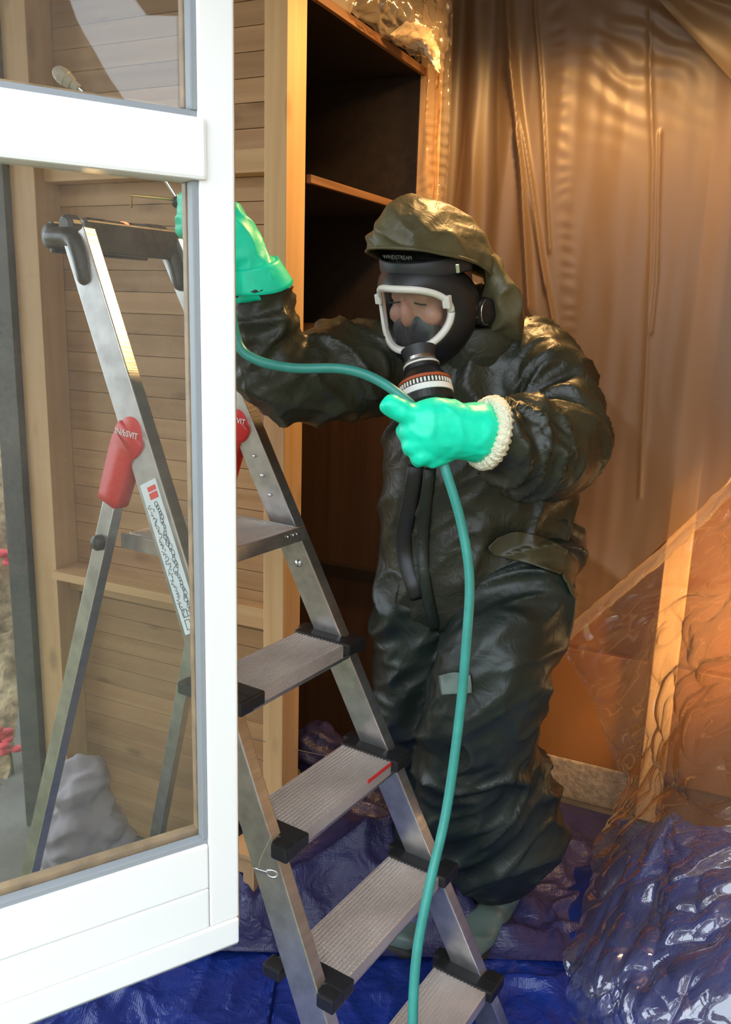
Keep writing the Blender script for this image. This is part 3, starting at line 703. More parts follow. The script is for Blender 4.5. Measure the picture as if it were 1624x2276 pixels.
# blue ribbed bag at the foot of the shelves
c = at(705, 1660, 2.42)
v, f = ellip(c+np.array([0, 0, -.01]), (.075, .10, .085), ROOM, 40, 24); v = np.asarray(v); n_ = normals(v, f)
v = v+n_*(.007*np.sin((v@nrm([.5, .2, 1]))*170)+.014*(ridged(v*9)-.5))[:, None]
mesh('ribbed_bag', v, f, 'tarp_navy', label='dark blue ribbed bag at the foot of the pine stud', cat='bag')

# ================================================================== CLEAR FILM draped on the right
post_t = onplane(1580, 620, B0+U*.018, U); post_b = onplane(1440, 1800, B0+U*.018, U)
dirp = nrm(post_t-post_b)
pc = post_b-dirp*((post_b[2]-FLOOR-.0)/dirp[2]); pe = pc+dirp*((CEIL-.01-pc[2])/dirp[2])
xw = nrm(V-dirp*(V@dirp)); Rp = np.stack([xw, np.cross(dirp, xw), dirp], 1)
o = box('timber_post', (pc+pe)/2, (.036, .022, np.linalg.norm(pe-pc)/2), 'post_pine', None, Rp, .003, label='leaning bright pine post behind the clear film beside the tarp heap', cat='post')
rows = [[at(1235, 1430, 2.44), at(1360, 1325, 2.38), at(1500, 1200, 2.30), at(1690, 1010, 2.16)],
        [at(1300, 1540, 2.40), at(1410, 1460, 2.30), at(1520, 1380, 2.18), at(1700, 1270, 2.00)],
        [at(1370, 1720, 2.24), at(1430, 1680, 2.12), at(1530, 1610, 1.88), at(1710, 1540, 1.76)],
        [at(1320, 1880, 2.02), at(1420, 1830, 1.88), at(1540, 1790, 1.76), at(1720, 1740, 1.62)],
        [at(1280, 2040, 1.86), at(1400, 2030, 1.70), at(1540, 2010, 1.58), at(1730, 1990, 1.48)],
        [at(1245, 2160, 1.70), at(1390, 2210, 1.50), at(1540, 2240, 1.38), at(1740, 2250, 1.28)],
        [at(1290, 2330, 1.60), at(1420, 2420, 1.36), at(1560, 2470, 1.24), at(1760, 2500, 1.14)]]
cs = crumple('clear_sheet', rows, 'film_clear', .016, 4.5, 240, 320, 4, clampz=tarpz, diag=at(1500, 1205, 2.33)-at(1225, 1440, 2.5), label='clear crumpled plastic sheet draped over the post and the blue tarp heap', cat='plastic sheet')
# rolled fold of the film pulled taut from the wall to the post
def roll(pts, r, seed):
    P = catmull(pts, 14); v, f = tube(P, [(r*1.5, r)]*len(P), 14); v = np.asarray(v); n_ = normals(v, f)
    return v+n_*(.006*(ridged(v*[30, 30, 30]+seed)-.5))[:, None], f
v, f = roll([at(1225, 1440, 2.50), at(1350, 1335, 2.42), at(1500, 1205, 2.33), at(1700, 1005, 2.2)], .012, 1)
mesh('film_roll', v, f, 'film_bag', label='taut rolled fold of plastic film running down from the pine post', cat='plastic sheet')

# ================================================================== small things on the floor behind the ladder
bx = at(548, 1925, 1.95)
wbx = empty('wooden_box', bx-Z3*.08, 'small pale wooden box with a square opening behind the ladder', 'box')
bh = .075
for n_, c_, h_ in (('side', (-.05, 0, 0), (.004, .05, bh)), ('side', (.05, 0, 0), (.004, .05, bh)), ('lid', (0, 0, bh), (.066, .06, .006)), ('back', (0, .046, 0), (.046, .004, bh)), ('bottom', (0, 0, -bh+.004), (.046, .042, .004)),
                  ('front', (0, -.046, bh*.62), (.046, .004, bh*.36)), ('front', (0, -.046, -bh*.62), (.046, .004, bh*.36)), ('front', (-.034, -.046, 0), (.012, .004, bh*.26)), ('front', (.034, -.046, 0), (.012, .004, bh*.26))):
    box(n_, bx+ROOM@np.array(c_), h_, 'cardboard', wbx, None, .001)
v, f = tube(catmull([at(566, 1642, 2.02), at(640, 1662, 2.05), at(760, 1688, 2.2)], 8), .0009, 5); mesh('string_line', v, f, 'string', label='thin taut string running across the foot of the pine stud', cat='string')
c = LP(-1, 0, -.06, -.10); c = c+Z3*.026
v, f = ellip(c, (.024, .024, .024)); mesh('ball', v, f, 'ball', label='small yellowish green ball resting on the ladder platform', cat='ball')
# torch lying in the ladder tray; its glowing ring is a painted red reflex
tb_ = mid-ln*.045+Z3*.006
t0 = tb_-ls*.13+Z3*.024; t1 = tb_+ls*.12+Z3*.024
tor = empty('torch', (t0+t1)/2-Z3*.022, 'black torch with a red reflex painted as a ring lying in the ladder tray', 'torch')
ax = nrm(t1-t0); LL = np.linalg.norm(t1-t0)
tt = [0, .02, .03, .10, .11, .2, .22, .36, .38, .40, .62, .64, .66, .8, .84, 1]
rr = [.014, .02, .021, .021, .018, .018, .02, .02, .017, .019, .019, .016, .02, .021, .023, .023]
v, f = tube(np.array([t0+ax*LL*t for t in tt]), rr, 18); mesh('barrel', v, f, 'black_plastic', tor, sm=False)
v, f = tube(np.array([t0+ax*LL*t for t in (.565, .57, .60, .605)]), [.0185, .0205, .0205, .0185], 18); mesh('red_reflex_ring', v, f, 'red_reflex', tor)
for a in (.12, .37): v, f = tube(np.array([t0+ax*LL*t for t in (a, a+.005, a+.015, a+.02)]), [.017, .0205, .0205, .017], 18); mesh('ring', v, f, 'steel', tor)
# pale reflection in the pane, built as a crumpled cloth behind it
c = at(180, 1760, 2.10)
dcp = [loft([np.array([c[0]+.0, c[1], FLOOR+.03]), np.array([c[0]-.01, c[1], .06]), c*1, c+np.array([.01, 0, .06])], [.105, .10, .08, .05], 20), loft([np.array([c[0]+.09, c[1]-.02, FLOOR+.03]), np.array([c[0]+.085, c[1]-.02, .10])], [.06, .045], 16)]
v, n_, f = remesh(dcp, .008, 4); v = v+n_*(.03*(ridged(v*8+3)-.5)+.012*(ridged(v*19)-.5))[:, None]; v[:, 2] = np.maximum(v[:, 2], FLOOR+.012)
mesh('reflection_cloth', v, f, 'reflection_lilac', label='pale lilac reflection in the lower door pane, built as crumpled cloth', cat='cloth')

# ================================================================== GARDEN reflected in the door pane, built solid past the dark post
def bank(u, v):  # surface of the reflected garden bank
    x = -2.9+u*1.7; y = 2.6+v*1.9; z = FLOOR-.15+v*2.2+.15*pn(np.stack([x*3, y*3, x*0], 1))+.10*ridged(np.stack([x*7, y*7, x*0+2], 1))
    return np.stack([x, y, z], 1)
P, F_ = grid(bank, 90, 90)
mesh('reflected_bank', P, F_, 'straw', kind='structure')
gp = at(18, 900, 2.75)
v, f = tube(np.array([[gp[0], gp[1], FLOOR-.22], [gp[0], gp[1], 2.3]]), .022, 16); mesh('reflected_pipe', v, f, 'white_pipe', label='reflected white pipe, added as a solid upright past the dark post', cat='pipe')
for k_, (px, py, r) in enumerate(((35, 155, .05), (22, 640, .055), (50, 1275, .06), (15, 1680, .045))):
    c = at(px, py, 2.62)
    for Y_ in np.arange(2.62, 4.45, .02):
        c = at(px, py, Y_)
        if c[2] < FLOOR-.02+(Y_-2.6)/1.9*2.2: break
    r *= c[1]/2.62; c = c+Z3*.06; parts = []
    for q in range(9):
        o_ = RNG.normal(size=3)*r*.4; parts.append(ellip(c+o_, (r*.45, r*.45, r*.22), None, 10, 6))
    fl = empty('reflected_flower', c-Z3*.1, ('reflected red blossom cluster level with the upper door pane', 'reflected red blossom cluster level with the ladder tray', 'reflected red blossom cluster level with the ladder platform', 'reflected red blossom cluster low by the rear ladder leg')[k_], 'reflected_flower', 'reflected red blossoms on the added garden bank')
    v, f = join(parts); mesh('reflected_petals', v, f, 'red_flower', fl)
    v, f = tube(catmull([c, c+np.array([.01, .01, -.08]), c+np.array([.0, .03, -.30])], 5), .006, 6); mesh('reflected_stem', v, f, 'grass', fl)

def sky_blocker(u, v):  # unseen mass added behind the camera to darken reflections in the panes
    a = -math.pi*.02-u*math.pi*.96; r = 3.3+.25*pn(np.stack([u*30, v*4, u*0], 1))+.12*pn(np.stack([u*90, v*14, u*0], 1))
    return np.stack([r*np.cos(a), r*np.sin(a)-.5, FLOOR-.22+v*(1.5+3.3*np.exp(-((a+.87)/.55)**2))+.15*pn(np.stack([u*25, u*0, u*0+4], 1))*v], 1)
P, F_ = grid(sky_blocker, 260, 40)
mesh('sky_blocker', P, F_, 'straw', kind='structure')

# ================================================================== PERSON
def segd(P, A, B):
    d = B-A; t = np.clip(((P-A)@d)/(d@d), 0, 1); return np.linalg.norm(P-A-np.outer(t, d), axis=1), t
def folds(P, N_, bones, seed):          # creases run across the nearest bone, slanted, with finer ones between
    D = np.stack([segd(P, a, b)[0]/r for a, b, r, *_ in bones], 1); k = D.argmin(1); out = np.zeros(len(P))
    w8 = np.exp(-6*(D-D.min(1)[:, None])); w8 /= w8.sum(1)[:, None]
    for i, (a, b, r, fa, fp, sh, amp) in enumerate(bones):
        x = nrm(b-a); y = nrm(np.cross(x, [.3, 1, .2])); z = np.cross(x, y); R = np.stack([x, y, z], 1); q = (P-a)@R
        s = np.stack([q[:, 0]*fa+q[:, 1]*sh*fp+q[:, 2]*sh*.6*fp, q[:, 1]*fp, q[:, 2]*fp], 1)+seed+i*9.1
        w = np.stack([pn(s*.5+3), pn(s*.5+23), pn(s*.5+43)], 1)
        h = 1.1*(ridged(s+w*1.1, 2.4)-.25)+.45*(ridged(s*2.1+w*1.3, 2.2)-.3)+.7*pn(s*.45+7)
        out += w8[:, i]*h*amp
    return P+N_*out[:, None]
A_ = at
J = dict(rsh=A_(880, 815, 1.85), relb=A_(618, 842, 1.70), rwr=A_(573, 635, 1.66), lsh=A_(1195, 815, 1.84), lelb=A_(1240, 995, 1.69), lwr=A_(1092, 962, 1.52),
         rhip=A_(955, 1240, 1.93), rkn=A_(918, 1560, 1.95), ran=A_(938, 1985, 2.0), lhip=A_(1165, 1230, 1.91), lkn=A_(1075, 1510, 1.74), lan=A_(1115, 1930, 1.96),
         chest=A_(1060, 920, 1.88), belly=A_(1062, 1140, 1.91), pel=A_(1062, 1235, 1.93), neck=A_(1035, 770, 1.86), head=A_(962, 650, 1.78))
def Rx(a): c, s = math.cos(a), math.sin(a); return np.array([[1, 0, 0], [0, c, -s], [0, s, c]])
def Ry(a): c, s = math.cos(a), math.sin(a); return np.array([[c, 0, s], [0, 1, 0], [-s, 0, c]])
def Rz(a): c, s = math.cos(a), math.sin(a); return np.array([[c, -s, 0], [s, c, 0], [0, 0, 1]])
HR = Rz(math.radians(-36))@Rx(math.radians(20))@Ry(math.radians(2)); HC = J['head']
def hd(*p): return HC+HR@np.array(p, float)          # head frame: x to his left, -y forward, z up
def hdm(P): return np.asarray(P)@HR.T+HC
# ---- body: one continuous skin mesh
bp = [ellip(hd(0, 0, .02), (.076, .095, .105), HR, 28, 20), ellip(hd(0, -.028, -.05), (.060, .066, .075), HR, 24, 16),
      ellip(hd(0, -.098, -.010), (.014, .022, .030), HR), ellip(hd(0, -.080, .040), (.055, .022, .012), HR),
      ellip(hd(-.030, -.083, .018), (.015, .011, .009), HR), ellip(hd(.030, -.083, .018), (.015, .011, .009), HR),
      ellip(hd(-.035, -.070, -.022), (.026, .022, .022), HR), ellip(hd(.035, -.070, -.022), (.026, .022, .022), HR),
      ellip(hd(.078, .012, -.005), (.010, .020, .032), HR), ellip(hd(-.078, .012, -.005), (.010, .020, .032), HR)]
bp += [loft([hd(0, .02, -.04), J['neck']*.6+HC*.4, J['neck'], J['chest'], J['belly'], J['pel']], [.055, .055, .06, (.15, .10), (.13, .10), (.14, .11)], 20, [1, 0, 0])]
for s in 'rl':
    bp.append(loft([J['neck'], J[s+'sh'], (J[s+'sh']+J[s+'elb'])/2, J[s+'elb'], (J[s+'elb']+J[s+'wr'])/2, J[s+'wr']], [.05, .058, .05, .042, .042, .03], 14))
    bp.append(loft([J['pel'], J[s+'hip'], (J[s+'hip']+J[s+'kn'])/2, J[s+'kn'], J[s+'kn']*.55+J[s+'an']*.45, J[s+'an']], [.10, .085, .066, .045, .036, .026], 14))
v, n_, f = remesh(bp, .0065, 3)
man = mesh('person', v, f, 'skin', label='person in dark green rain suit and full face respirator holding a hose', cat='person')
for sx in (-1, 1):                         # closed eyes looking down, eyebrows
    pts = [hd(sx*x, -.0945-.002*math.cos((x-.030)*60)+.25*(x-.03)**2*20, z) for x, z in ((.017, .0115), (.024, .0105), (.031, .0095), (.038, .0090), (.043, .0088))]
    v, f = tube(catmull(pts, 4), .0016, 6); mesh('eyelashes', v, f, 'hair', man)
    pts = [hd(sx*x, -.101+6*(x-.03)**2+.2*max(0, x-.035), z) for x, z in ((.012, .044), (.024, .050), (.038, .050), (.050, .043))]
    v, f = tube(catmull(pts, 4), [.002]+[.0036]*11+[.0015], 6); mesh('eyebrow', v, f, 'hair', man)
# ---- trousers
tp_ = [loft([J['pel']+Z3*.04, J['pel'], J['pel']-Z3*.05], [(.18, .125), (.19, .13), (.15, .11)], 24, [1, 0, 0]),
       loft([J['rhip']+Z3*.02, A_(935, 1380, 1.94), A_(922, 1500, 1.94), A_(915, 1580, 1.93), A_(930, 1640, 1.96), A_(938, 1760, 1.99), A_(940, 1930, 2.01)], [.115, .108, .100, .090, .072, .074, .072], 22),
       loft([J['lhip']+Z3*.02, A_(1140, 1340, 1.84), A_(1100, 1450, 1.77), A_(1078, 1540, 1.755), A_(1058, 1640, 1.80), A_(1072, 1750, 1.87), A_(1105, 1845, 1.92), A_(1115, 1895, 1.95)], [.135, .132, .126, .130, .136, .160, .168, .120], 24)]
v, n_, f = remesh(tp_, .0075, 10)
bones = [(J['rhip'], J['rkn'], .10, 7, 4, .7, .016), (J['rkn'], J['ran'], .07, 8, 4, .5, .014), (J['lhip'], J['lkn'], .13, 7, 3.5, .9, .020), (J['lkn'], J['lan'], .13, 7, 3.5, .8, .022)]
v = folds(v, n_, bones, 3.3)
trousers = mesh('trousers', v, f, 'trouser_green', man)
TV, TF = v, f
# ---- jacket with sleeves
jp = [loft([A_(1045, 752, 1.86), A_(1048, 800, 1.87), A_(1056, 880, 1.88), A_(1062, 1000, 1.89), A_(1064, 1130, 1.91), A_(1064, 1240, 1.92), A_(1066, 1310, 1.925)], [(.10, .085), (.165, .105), (.190, .125), (.205, .140), (.218, .15), (.224, .158), (.216, .150)], 28, [1, 0, 0]),
      loft([A_(960, 830, 1.87), J['rsh'], A_(755, 822, 1.78), A_(640, 848, 1.71), A_(596, 790, 1.69), A_(588, 720, 1.675), A_(574, 640, 1.66)], [.11, .098, .088, .086, .080, .068, .050], 20),
      loft([A_(1150, 830, 1.86), J['lsh']+Z3*-.01, A_(1235, 905, 1.79), A_(1240, 985, 1.70), A_(1200, 1005, 1.63), A_(1145, 985, 1.57), A_(1088, 962, 1.52)], [.115, .100, .092, .092, .092, .084, .060], 20)]
v, n_, f = remesh(jp, .0072, 8)
bones = [(J['chest'], J['pel'], .19, 4.5, 3.5, .9, .014), (J['rsh'], J['relb'], .09, 9, 4.5, .9, .019), (J['relb'], J['rwr'], .075, 11, 5, .7, .020), (J['lsh'], J['lelb'], .105, 9, 4.5, .9, .020), (J['lelb'], J['lwr'], .09, 11, 5, .8, .020)]
v = folds(v, n_, bones, 11.7)
jacket = mesh('jacket', v, f, 'jacket_green', man)
JV, JF = v, f
from mathutils.bvhtree import BVHTree
BV, BF = join([(JV, JF), (TV, TF)])
bvh = BVHTree.FromPolygons([Vector(p) for p in BV], BF)
def onsurf(px, py, off=.004):
    d = ray(px, py); h = bvh.ray_cast(Vector(CP), Vector(d/np.linalg.norm(d)))
    if h[0] is None: return None
    return np.array(h[0])-nrm(d)*off
def patch(name, rows, mat, parent, off=.006, n=14, thick=.004):
    G = np.array([[p for p in r] for r in rows], float); A = np.stack([catmull(r, n) for r in G]); B_ = np.stack([catmull(A[:, c], n) for c in range(A.shape[1])], 1)
    nv, nu = B_.shape[:2]; P = []; last = None; dep = []
    for r in range(nv):
        for c in range(nu):
            q = onsurf(B_[r, c, 0], B_[r, c, 1], 0); dep.append(np.nan if q is None else (q-CP)@CF)
    dep = np.array(dep).reshape(nv, nu); mdn = np.nanmedian(dep); dep = np.where(np.isnan(dep), mdn, dep)
    for _ in range(4):                        # relax so the flap spans the creases
        e = np.pad(dep, 1, 'edge'); av = (e[:-2, 1:-1]+e[2:, 1:-1]+e[1:-1, :-2]+e[1:-1, 2:])/4; dep = np.minimum(dep, av)
    for r in range(nv):
        for c in range(nu): P.append(CP+ray(*B_[r, c])*(dep[r, c]-off))
    P = np.array(P); F_ = [(r*nu+c, r*nu+c+1, (r+1)*nu+c+1, (r+1)*nu+c) for r in range(nv-1) for c in range(nu-1)]
    o = mesh(name, P, F_, mat, parent); md = o.modifiers.new('s', 'SOLIDIFY'); md.thickness = thick; md.offset = 0
    return o
# zip placket down the front, glossy storm flap, hem flap over the raised thigh, pocket flap, knee patch
def strip(name, line, w, mat, parent, off=.005, r=None):
    P = [onsurf(x, y, off) for x, y in [tuple(q) for q in catmull(np.array(line, float), 8)]]; P = [p for p in P if p is not None]; P = np.array(P)
    for _ in range(6): P[1:-1] = (P[:-2]+2*P[1:-1]+P[2:])/4-CF*.0006
    v, f = tube(P, [(w, .004)]*len(P), 10, CR); return mesh(name, v, f, mat, parent)
strip('storm_flap', [(925, 1035), (912, 1110), (897, 1190), (905, 1260), (930, 1330)], .018, 'rubber', jacket, .006)
strip('zip_placket', [(955, 1040), (945, 1130), (938, 1230), (950, 1330), (968, 1400)], .013, 'trouser_green', jacket, .007)
patch('hem_flap', [[(1105, 1195), (1150, 1182), (1210, 1196), (1262, 1222)], [(1085, 1218), (1140, 1212), (1205, 1230), (1255, 1250)], [(1098, 1234), (1150, 1246), (1205, 1262), (1246, 1276)]], 'flap_olive', jacket, .012)
patch('pocket_flap', [[(1254, 1222), (1268, 1232), (1279, 1245)], [(1248, 1270), (1264, 1290), (1277, 1302)], [(1256, 1290), (1268, 1318), (1276, 1332)]], 'flap_olive', trousers, .012, 8)
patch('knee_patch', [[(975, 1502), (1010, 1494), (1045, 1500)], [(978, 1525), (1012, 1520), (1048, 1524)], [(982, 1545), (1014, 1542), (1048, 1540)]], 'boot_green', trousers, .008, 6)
# collar
cl = []
for th in np.linspace(-2.5, 2.5, 40):
    c = J['neck']+np.array([math.sin(th)*.115, -math.cos(th)*.095+.01, 0]); lo = c+Z3*(-.035-.02*math.cos(th)); hi = c+Z3*(.045)*1+np.array([math.sin(th)*.012, -math.cos(th)*.010, 0]); cl += [lo, (lo+hi)/2+np.array([math.sin(th)*.014, -math.cos(th)*.014, 0]), hi]
cl = np.array(cl); F_ = [(i*3+j, i*3+j+1, i*3+j+4, i*3+j+3) for i in range(39) for j in range(2)]
o = mesh('collar', cl, F_, 'jacket_green', jacket); md = o.modifiers.new('s', 'SOLIDIFY'); md.thickness = .006; md = o.modifiers.new('b', 'SUBSURF'); md.levels = 1; md.render_levels = 1
# ---- boots
def boot(an, toe_dir, nm):
    an = np.array(an); gz = FLOOR+.022; heel = np.array([an[0], an[1], gz+.035]); td = nrm(np.array([toe_dir[0], toe_dir[1], 0]))
    pp = [loft([an+Z3*.20, an+Z3*.05, heel+Z3*.05, heel+Z3*.01-td*.01], [.068, .058, .052, .046], 18),
          loft([heel-td*.03+Z3*.0, heel+td*.06+Z3*.005, heel+td*.13-Z3*.006, heel+td*.185-Z3*.010], [(.034, .040), (.036, .046), (.030, .050), (.022, .040)], 18, Z3)]
    v, n, f = remesh(pp, .006, 6); v = v+n*(.006*(ridged(v*[9, 9, 26]+2)-.4))[:, None]; v[:, 2] = np.maximum(v[:, 2], gz)
    b = mesh(nm, v, f, 'boot_green', man)
    pp = [loft([heel-td*.045, heel+td*.03, heel+td*.12, heel+td*.20], [(.012, .042), (.012, .044), (.012, .053), (.012, .042)], 18, Z3)]
    v, n, f = remesh(pp, .006, 2); v[:, 2] = (v[:, 2]-v[:, 2].min())/(v[:, 2].max()-v[:, 2].min())*.03+gz-.014; mesh('sole', v, f, 'sole', b)
boot(J['lan'], (-.55, -.8), 'boot'); boot(J['ran'], (-.35, -.9), 'boot')
# ---- hood
c0_ = [(-.142, .130), (-.132, .165), (-.092, .202), (.00, .190), (.12, .09), (.15, .0)]
c45 = [(.078, -.090, .106), (.074, -.078, .136), (.058, -.04, .158), (.060, .04, .140), (.055, .12, .07), (.03, .15, -.02)]
c90 = [(.112, .035, .030), (.114, .045, .045), (.112, .05, .055), (.105, .085, .045), (.085, .125, .0), (.04, .15, -.06)]
c12 = [(.104, .040, -.100), (.108, .06, -.09), (.105, .08, -.085), (.095, .10, -.085), (.07, .125, -.10), (.035, .14, -.11)]
rows_h = []
for r in range(6):
    L_ = [c12[r], c90[r], c45[r]]
    rows_h.append([hd(-x, y, z) for x, y, z in L_]+[hd(0, *c0_[r])]+[hd(x, y, z) for x, y, z in L_[::-1]])
o = crumple('hood', rows_h, 'hood_green', .011, 8, 110, 80, 3, parent=man); md = o.modifiers.new('s', 'SOLIDIFY'); md.thickness = .004
hv = np.empty(len(o.data.vertices)*3); o.data.vertices.foreach_get('co', hv); pts = hv.reshape(-1, 3)[:110]+WL['hood']; v, f = tube(pts, .0035, 8); mesh('brim_seam', v, f, 'hood_green', o)
# loose hood cloth gathered beside the neck
v, n_, f = remesh([loft([hd(.104, .05, .055), hd(.116, .065, -.01), hd(.118, .08, -.075), hd(.09, .11, -.13)], [.018, .034, .044, .04], 16), loft([hd(-.105, .03, .03), hd(-.11, .05, -.06), hd(-.08, .10, -.13)], [.02, .03, .04], 14), loft([hd(-.07, .11, -.10), hd(0, .14, -.09), hd(.08, .12, -.10)], [.05, .06, .05], 14)], .006, 4)
v = v+n_*(.016*(ridged(v*[14, 14, 10]+4, 1.6)-.4))[:, None]; mesh('hood_gather', v, f, 'hood_green', o)
# black cap under the hood with its lettering
v, f = ellip((0, .01, .045), (.092, .108, .085), None, 40, 30); v = np.asarray(v); v[:, 2] = np.maximum(v[:, 2], .072)
cap = mesh('inner_cap', hdm(v), f, 'rubber', man)
Rt = np.stack([HR@nrm([1, .28, 0]), HR@np.array([0, 0, 1.]), HR@nrm([.28, -1, 0])], 1); 
textmesh('lettering', 'WINDSTREAM', .0115, (hd(-.014, -.0885, .096), frame(HR@nrm([1, -.14, .03]), HR@np.array([0, -.1, 1.]))), 'print_grey', cap)
v, n_, f = remesh([ellip(hd(0, -.070, .070), (.062, .026, .020), HR), ellip(hd(.05, -.055, .062), (.02, .02, .02), HR)], .004, 2); v = v+n_*(.006*(ridged(v*60)-.4))[:, None]; mesh('hair', v, f, 'hair', man)
# ---- full face respirator
mk = empty('respirator_mask', hd(0, -.05, -.02), None, None); mk.parent = man; mk.matrix_basis = WM[man.name].inverted()@Matrix.Translation(Vector(hd(0, -.05, -.02)))
def fc(th):                                # outline of the visor in the head frame
    c, s = np.cos(th), np.sin(th); x = .080*np.sign(c)*np.abs(c)**.8*np.where(s < 0, 1-.06*np.abs(s), 1); z = -.012+np.where(s > 0, .060, .064)*np.sign(s)*np.abs(s)**.9
    y = -.128+9.5*x*x+.10*np.maximum(0, -z-.05); return np.stack([x, y, z], -1)
def oc(th): c, s = np.cos(th), np.sin(th); return np.stack([.094*c, -.005-.050*np.abs(s)**2+.02*np.abs(c), -.015+np.where(s > 0, .100, .122)*s], -1)
NT = 72; th = np.arange(NT)*2*np.pi/NT; rings = []
for t in np.linspace(0, 1, 9):
    P = fc(th)*(1-t)+oc(th)*t; P[:, :] += np.stack([np.cos(th)*.018, -np.ones(NT)*.006, np.sin(th)*.012], 1)*math.sin(t*math.pi); rings.append(P)
v = hdm(np.vstack(rings)); f = [(i*NT+j, i*NT+(j+1) % NT, (i+1)*NT+(j+1) % NT, (i+1)*NT+j) for i in range(8) for j in range(NT)]
o = mesh('rubber_skirt', v, f, 'rubber', mk); md = o.modifiers.new('s', 'SOLIDIFY'); md.thickness = .003
P = hdm(fc(np.append(th, 0))); ctr = hd(0, -.1, -.01)
v, f = tube(P, [(.0068, .0078)]*len(P), 10, HR@np.array([0, 1., 0])); mesh('visor_frame', v, f, 'mask_white', mk)
cl_ = fc(np.array([.35]))[0]; box('frame_clamp', hd(*(cl_+[.003, -.004, 0])), (.008, .006, .012), 'mask_white', mk, HR, .002)
cl_ = fc(np.array([math.pi-.3]))[0]; box('frame_clamp', hd(*(cl_+[-.003, -.004, 0])), (.007, .006, .010), 'mask_white', mk, HR, .002)
vs, fs = [], []
for r in np.linspace(0, 1, 12):
    q = fc(th); x = q[:, 0]*r; z = -.016+(q[:, 2]+.016)*r; y = -.131+9.5*x*x+.10*np.maximum(0, -z-.05); vs.append(np.stack([x, y, z], 1))
v = hdm(np.vstack(vs)); fs = [(i*NT+j, i*NT+(j+1) % NT, (i+1)*NT+(j+1) % NT, (i+1)*NT+j) for i in range(11) for j in range(NT)]
mesh('visor', v, fs, 'visor_glass', mk)
v, n_, f = remesh([ellip(hd(0, -.072, -.058), (.056, .034, .050), HR), ellip(hd(0, -.086, -.034), (.024, .022, .028), HR), ellip(hd(-.03, -.07, -.075), (.035, .03, .035), HR), ellip(hd(.03, -.07, -.075), (.035, .03, .035), HR)], .004, 4); mesh('nose_cup', v, f, 'rubber_grey', mk)
P = catmull([hd(x, y-.004, z) for x, y, z in ((-.094, .0, .070), (-.070, -.062, .072), (-.035, -.092, .074), (0, -.102, .075), (.035, -.092, .074), (.070, -.062, .072), (.096, .0, .066))], 6); v, f = tube(P, [(.017, .004)]*len(P), 10, HR@np.array([0, 0, 1.])); mesh('forehead_band', v, f, 'rubber_grey', mk)
for (a, b, w_) in (((.072, -.045, .062), (.105, .04, .075), .010), ((.088, -.02, -.03), (.10, .06, -.045), .009), ((-.072, -.045, .062), (-.105, .04, .075), .010)):
    P = np.array([hd(*a), hd(*((np.array(a)+b)/2+[.008*np.sign(a[0]), 0, 0])), hd(*b)]); v, f = tube(catmull(P, 6), [(w_, .002)]*13, 8, HR@np.array([0, 0, 1.])); mesh('strap', v, f, 'rubber_grey', mk)
for p_ in ((.084, -.035, .064), (.096, -.005, -.035)):
    box('buckle', hd(*p_), (.004, .010, .009), 'steel', mk, HR@Rz(.5), .002)
c = hd(.104, .018, -.040); axd = HR@nrm([1, -.5, 0]); v, f = tube([c-axd*.008, c+axd*.004, c+axd*.007, c+axd*.0072], [.028, .028, .023, .012], 26); mesh('side_disc', v, f, 'rubber', mk)
v, f = tube(np.array([c+axd*.006+HR@np.array([.0, math.cos(a)*.021, math.sin(a)*.025]) for a in np.linspace(0, 2*np.pi, 24)]), .0015, 6); mesh('disc_ring', v, f, 'steel', mk)
# filter canister, all turned rings
FA = A_(930, 780, 1.650); FB = A_(953, 908, 1.600); fx = nrm(FB-FA); FL = np.linalg.norm(FB-FA)
def turned(nm, prof, mt, n=40):
    v, f = tube(np.array([FA+fx*FL*t for t, _ in prof]), [r for _, r in prof], n); return mesh(nm, v, f, mt, mk, sm=False)
turned('outlet_neck', [(-.03, .026), (-.02, .034), (.10, .030), (.16, .029), (.17, .026)], 'rubber_grey')
turned('metal_ring', [(.15, .026), (.155, .0305), (.205, .031), (.22, .027)], 'steel')
turned('white_ring', [(.25, .028), (.255, .0345), (.285, .0345), (.29, .030)], 'mask_white')
tk = turned('knurled_collar', [(.22, .026), (.26, .026), (.29, .0335), (.36, .034), (.37, .030)], 'rubber')
turned('canister_shoulder', [(.36, .033), (.42, .037), (.52, .046), (.55, .0485)], 'rubber')
turned('orange_band', [(.545, .046), (.55, .0500), (.60, .0510), (.605, .047)], 'orange_band')
turned('canister_grille', [(.60, .049), (.70, .0495)], 'rubber')
ux = nrm(np.cross(fx, [0, 1, 0])); uy = np.cross(fx, ux)
for q in range(44):
    a = q*2*np.pi/44; rd = ux*math.cos(a)+uy*math.sin(a)
    box('grille_tooth', FA+fx*FL*.65+rd*.0492, (.0018, .0013, FL*.038), 'mask_white', mk, np.stack([nrm(np.cross(rd, fx)), rd, fx], 1), .0006)
turned('canister_label', [(.70, .0495), (.705, .0512), (.80, .0512), (.805, .049)], 'white_print')
turned('canister_base', [(.80, .0495), (.93, .0495), (.97, .046), (1.0, .038)], 'rubber')
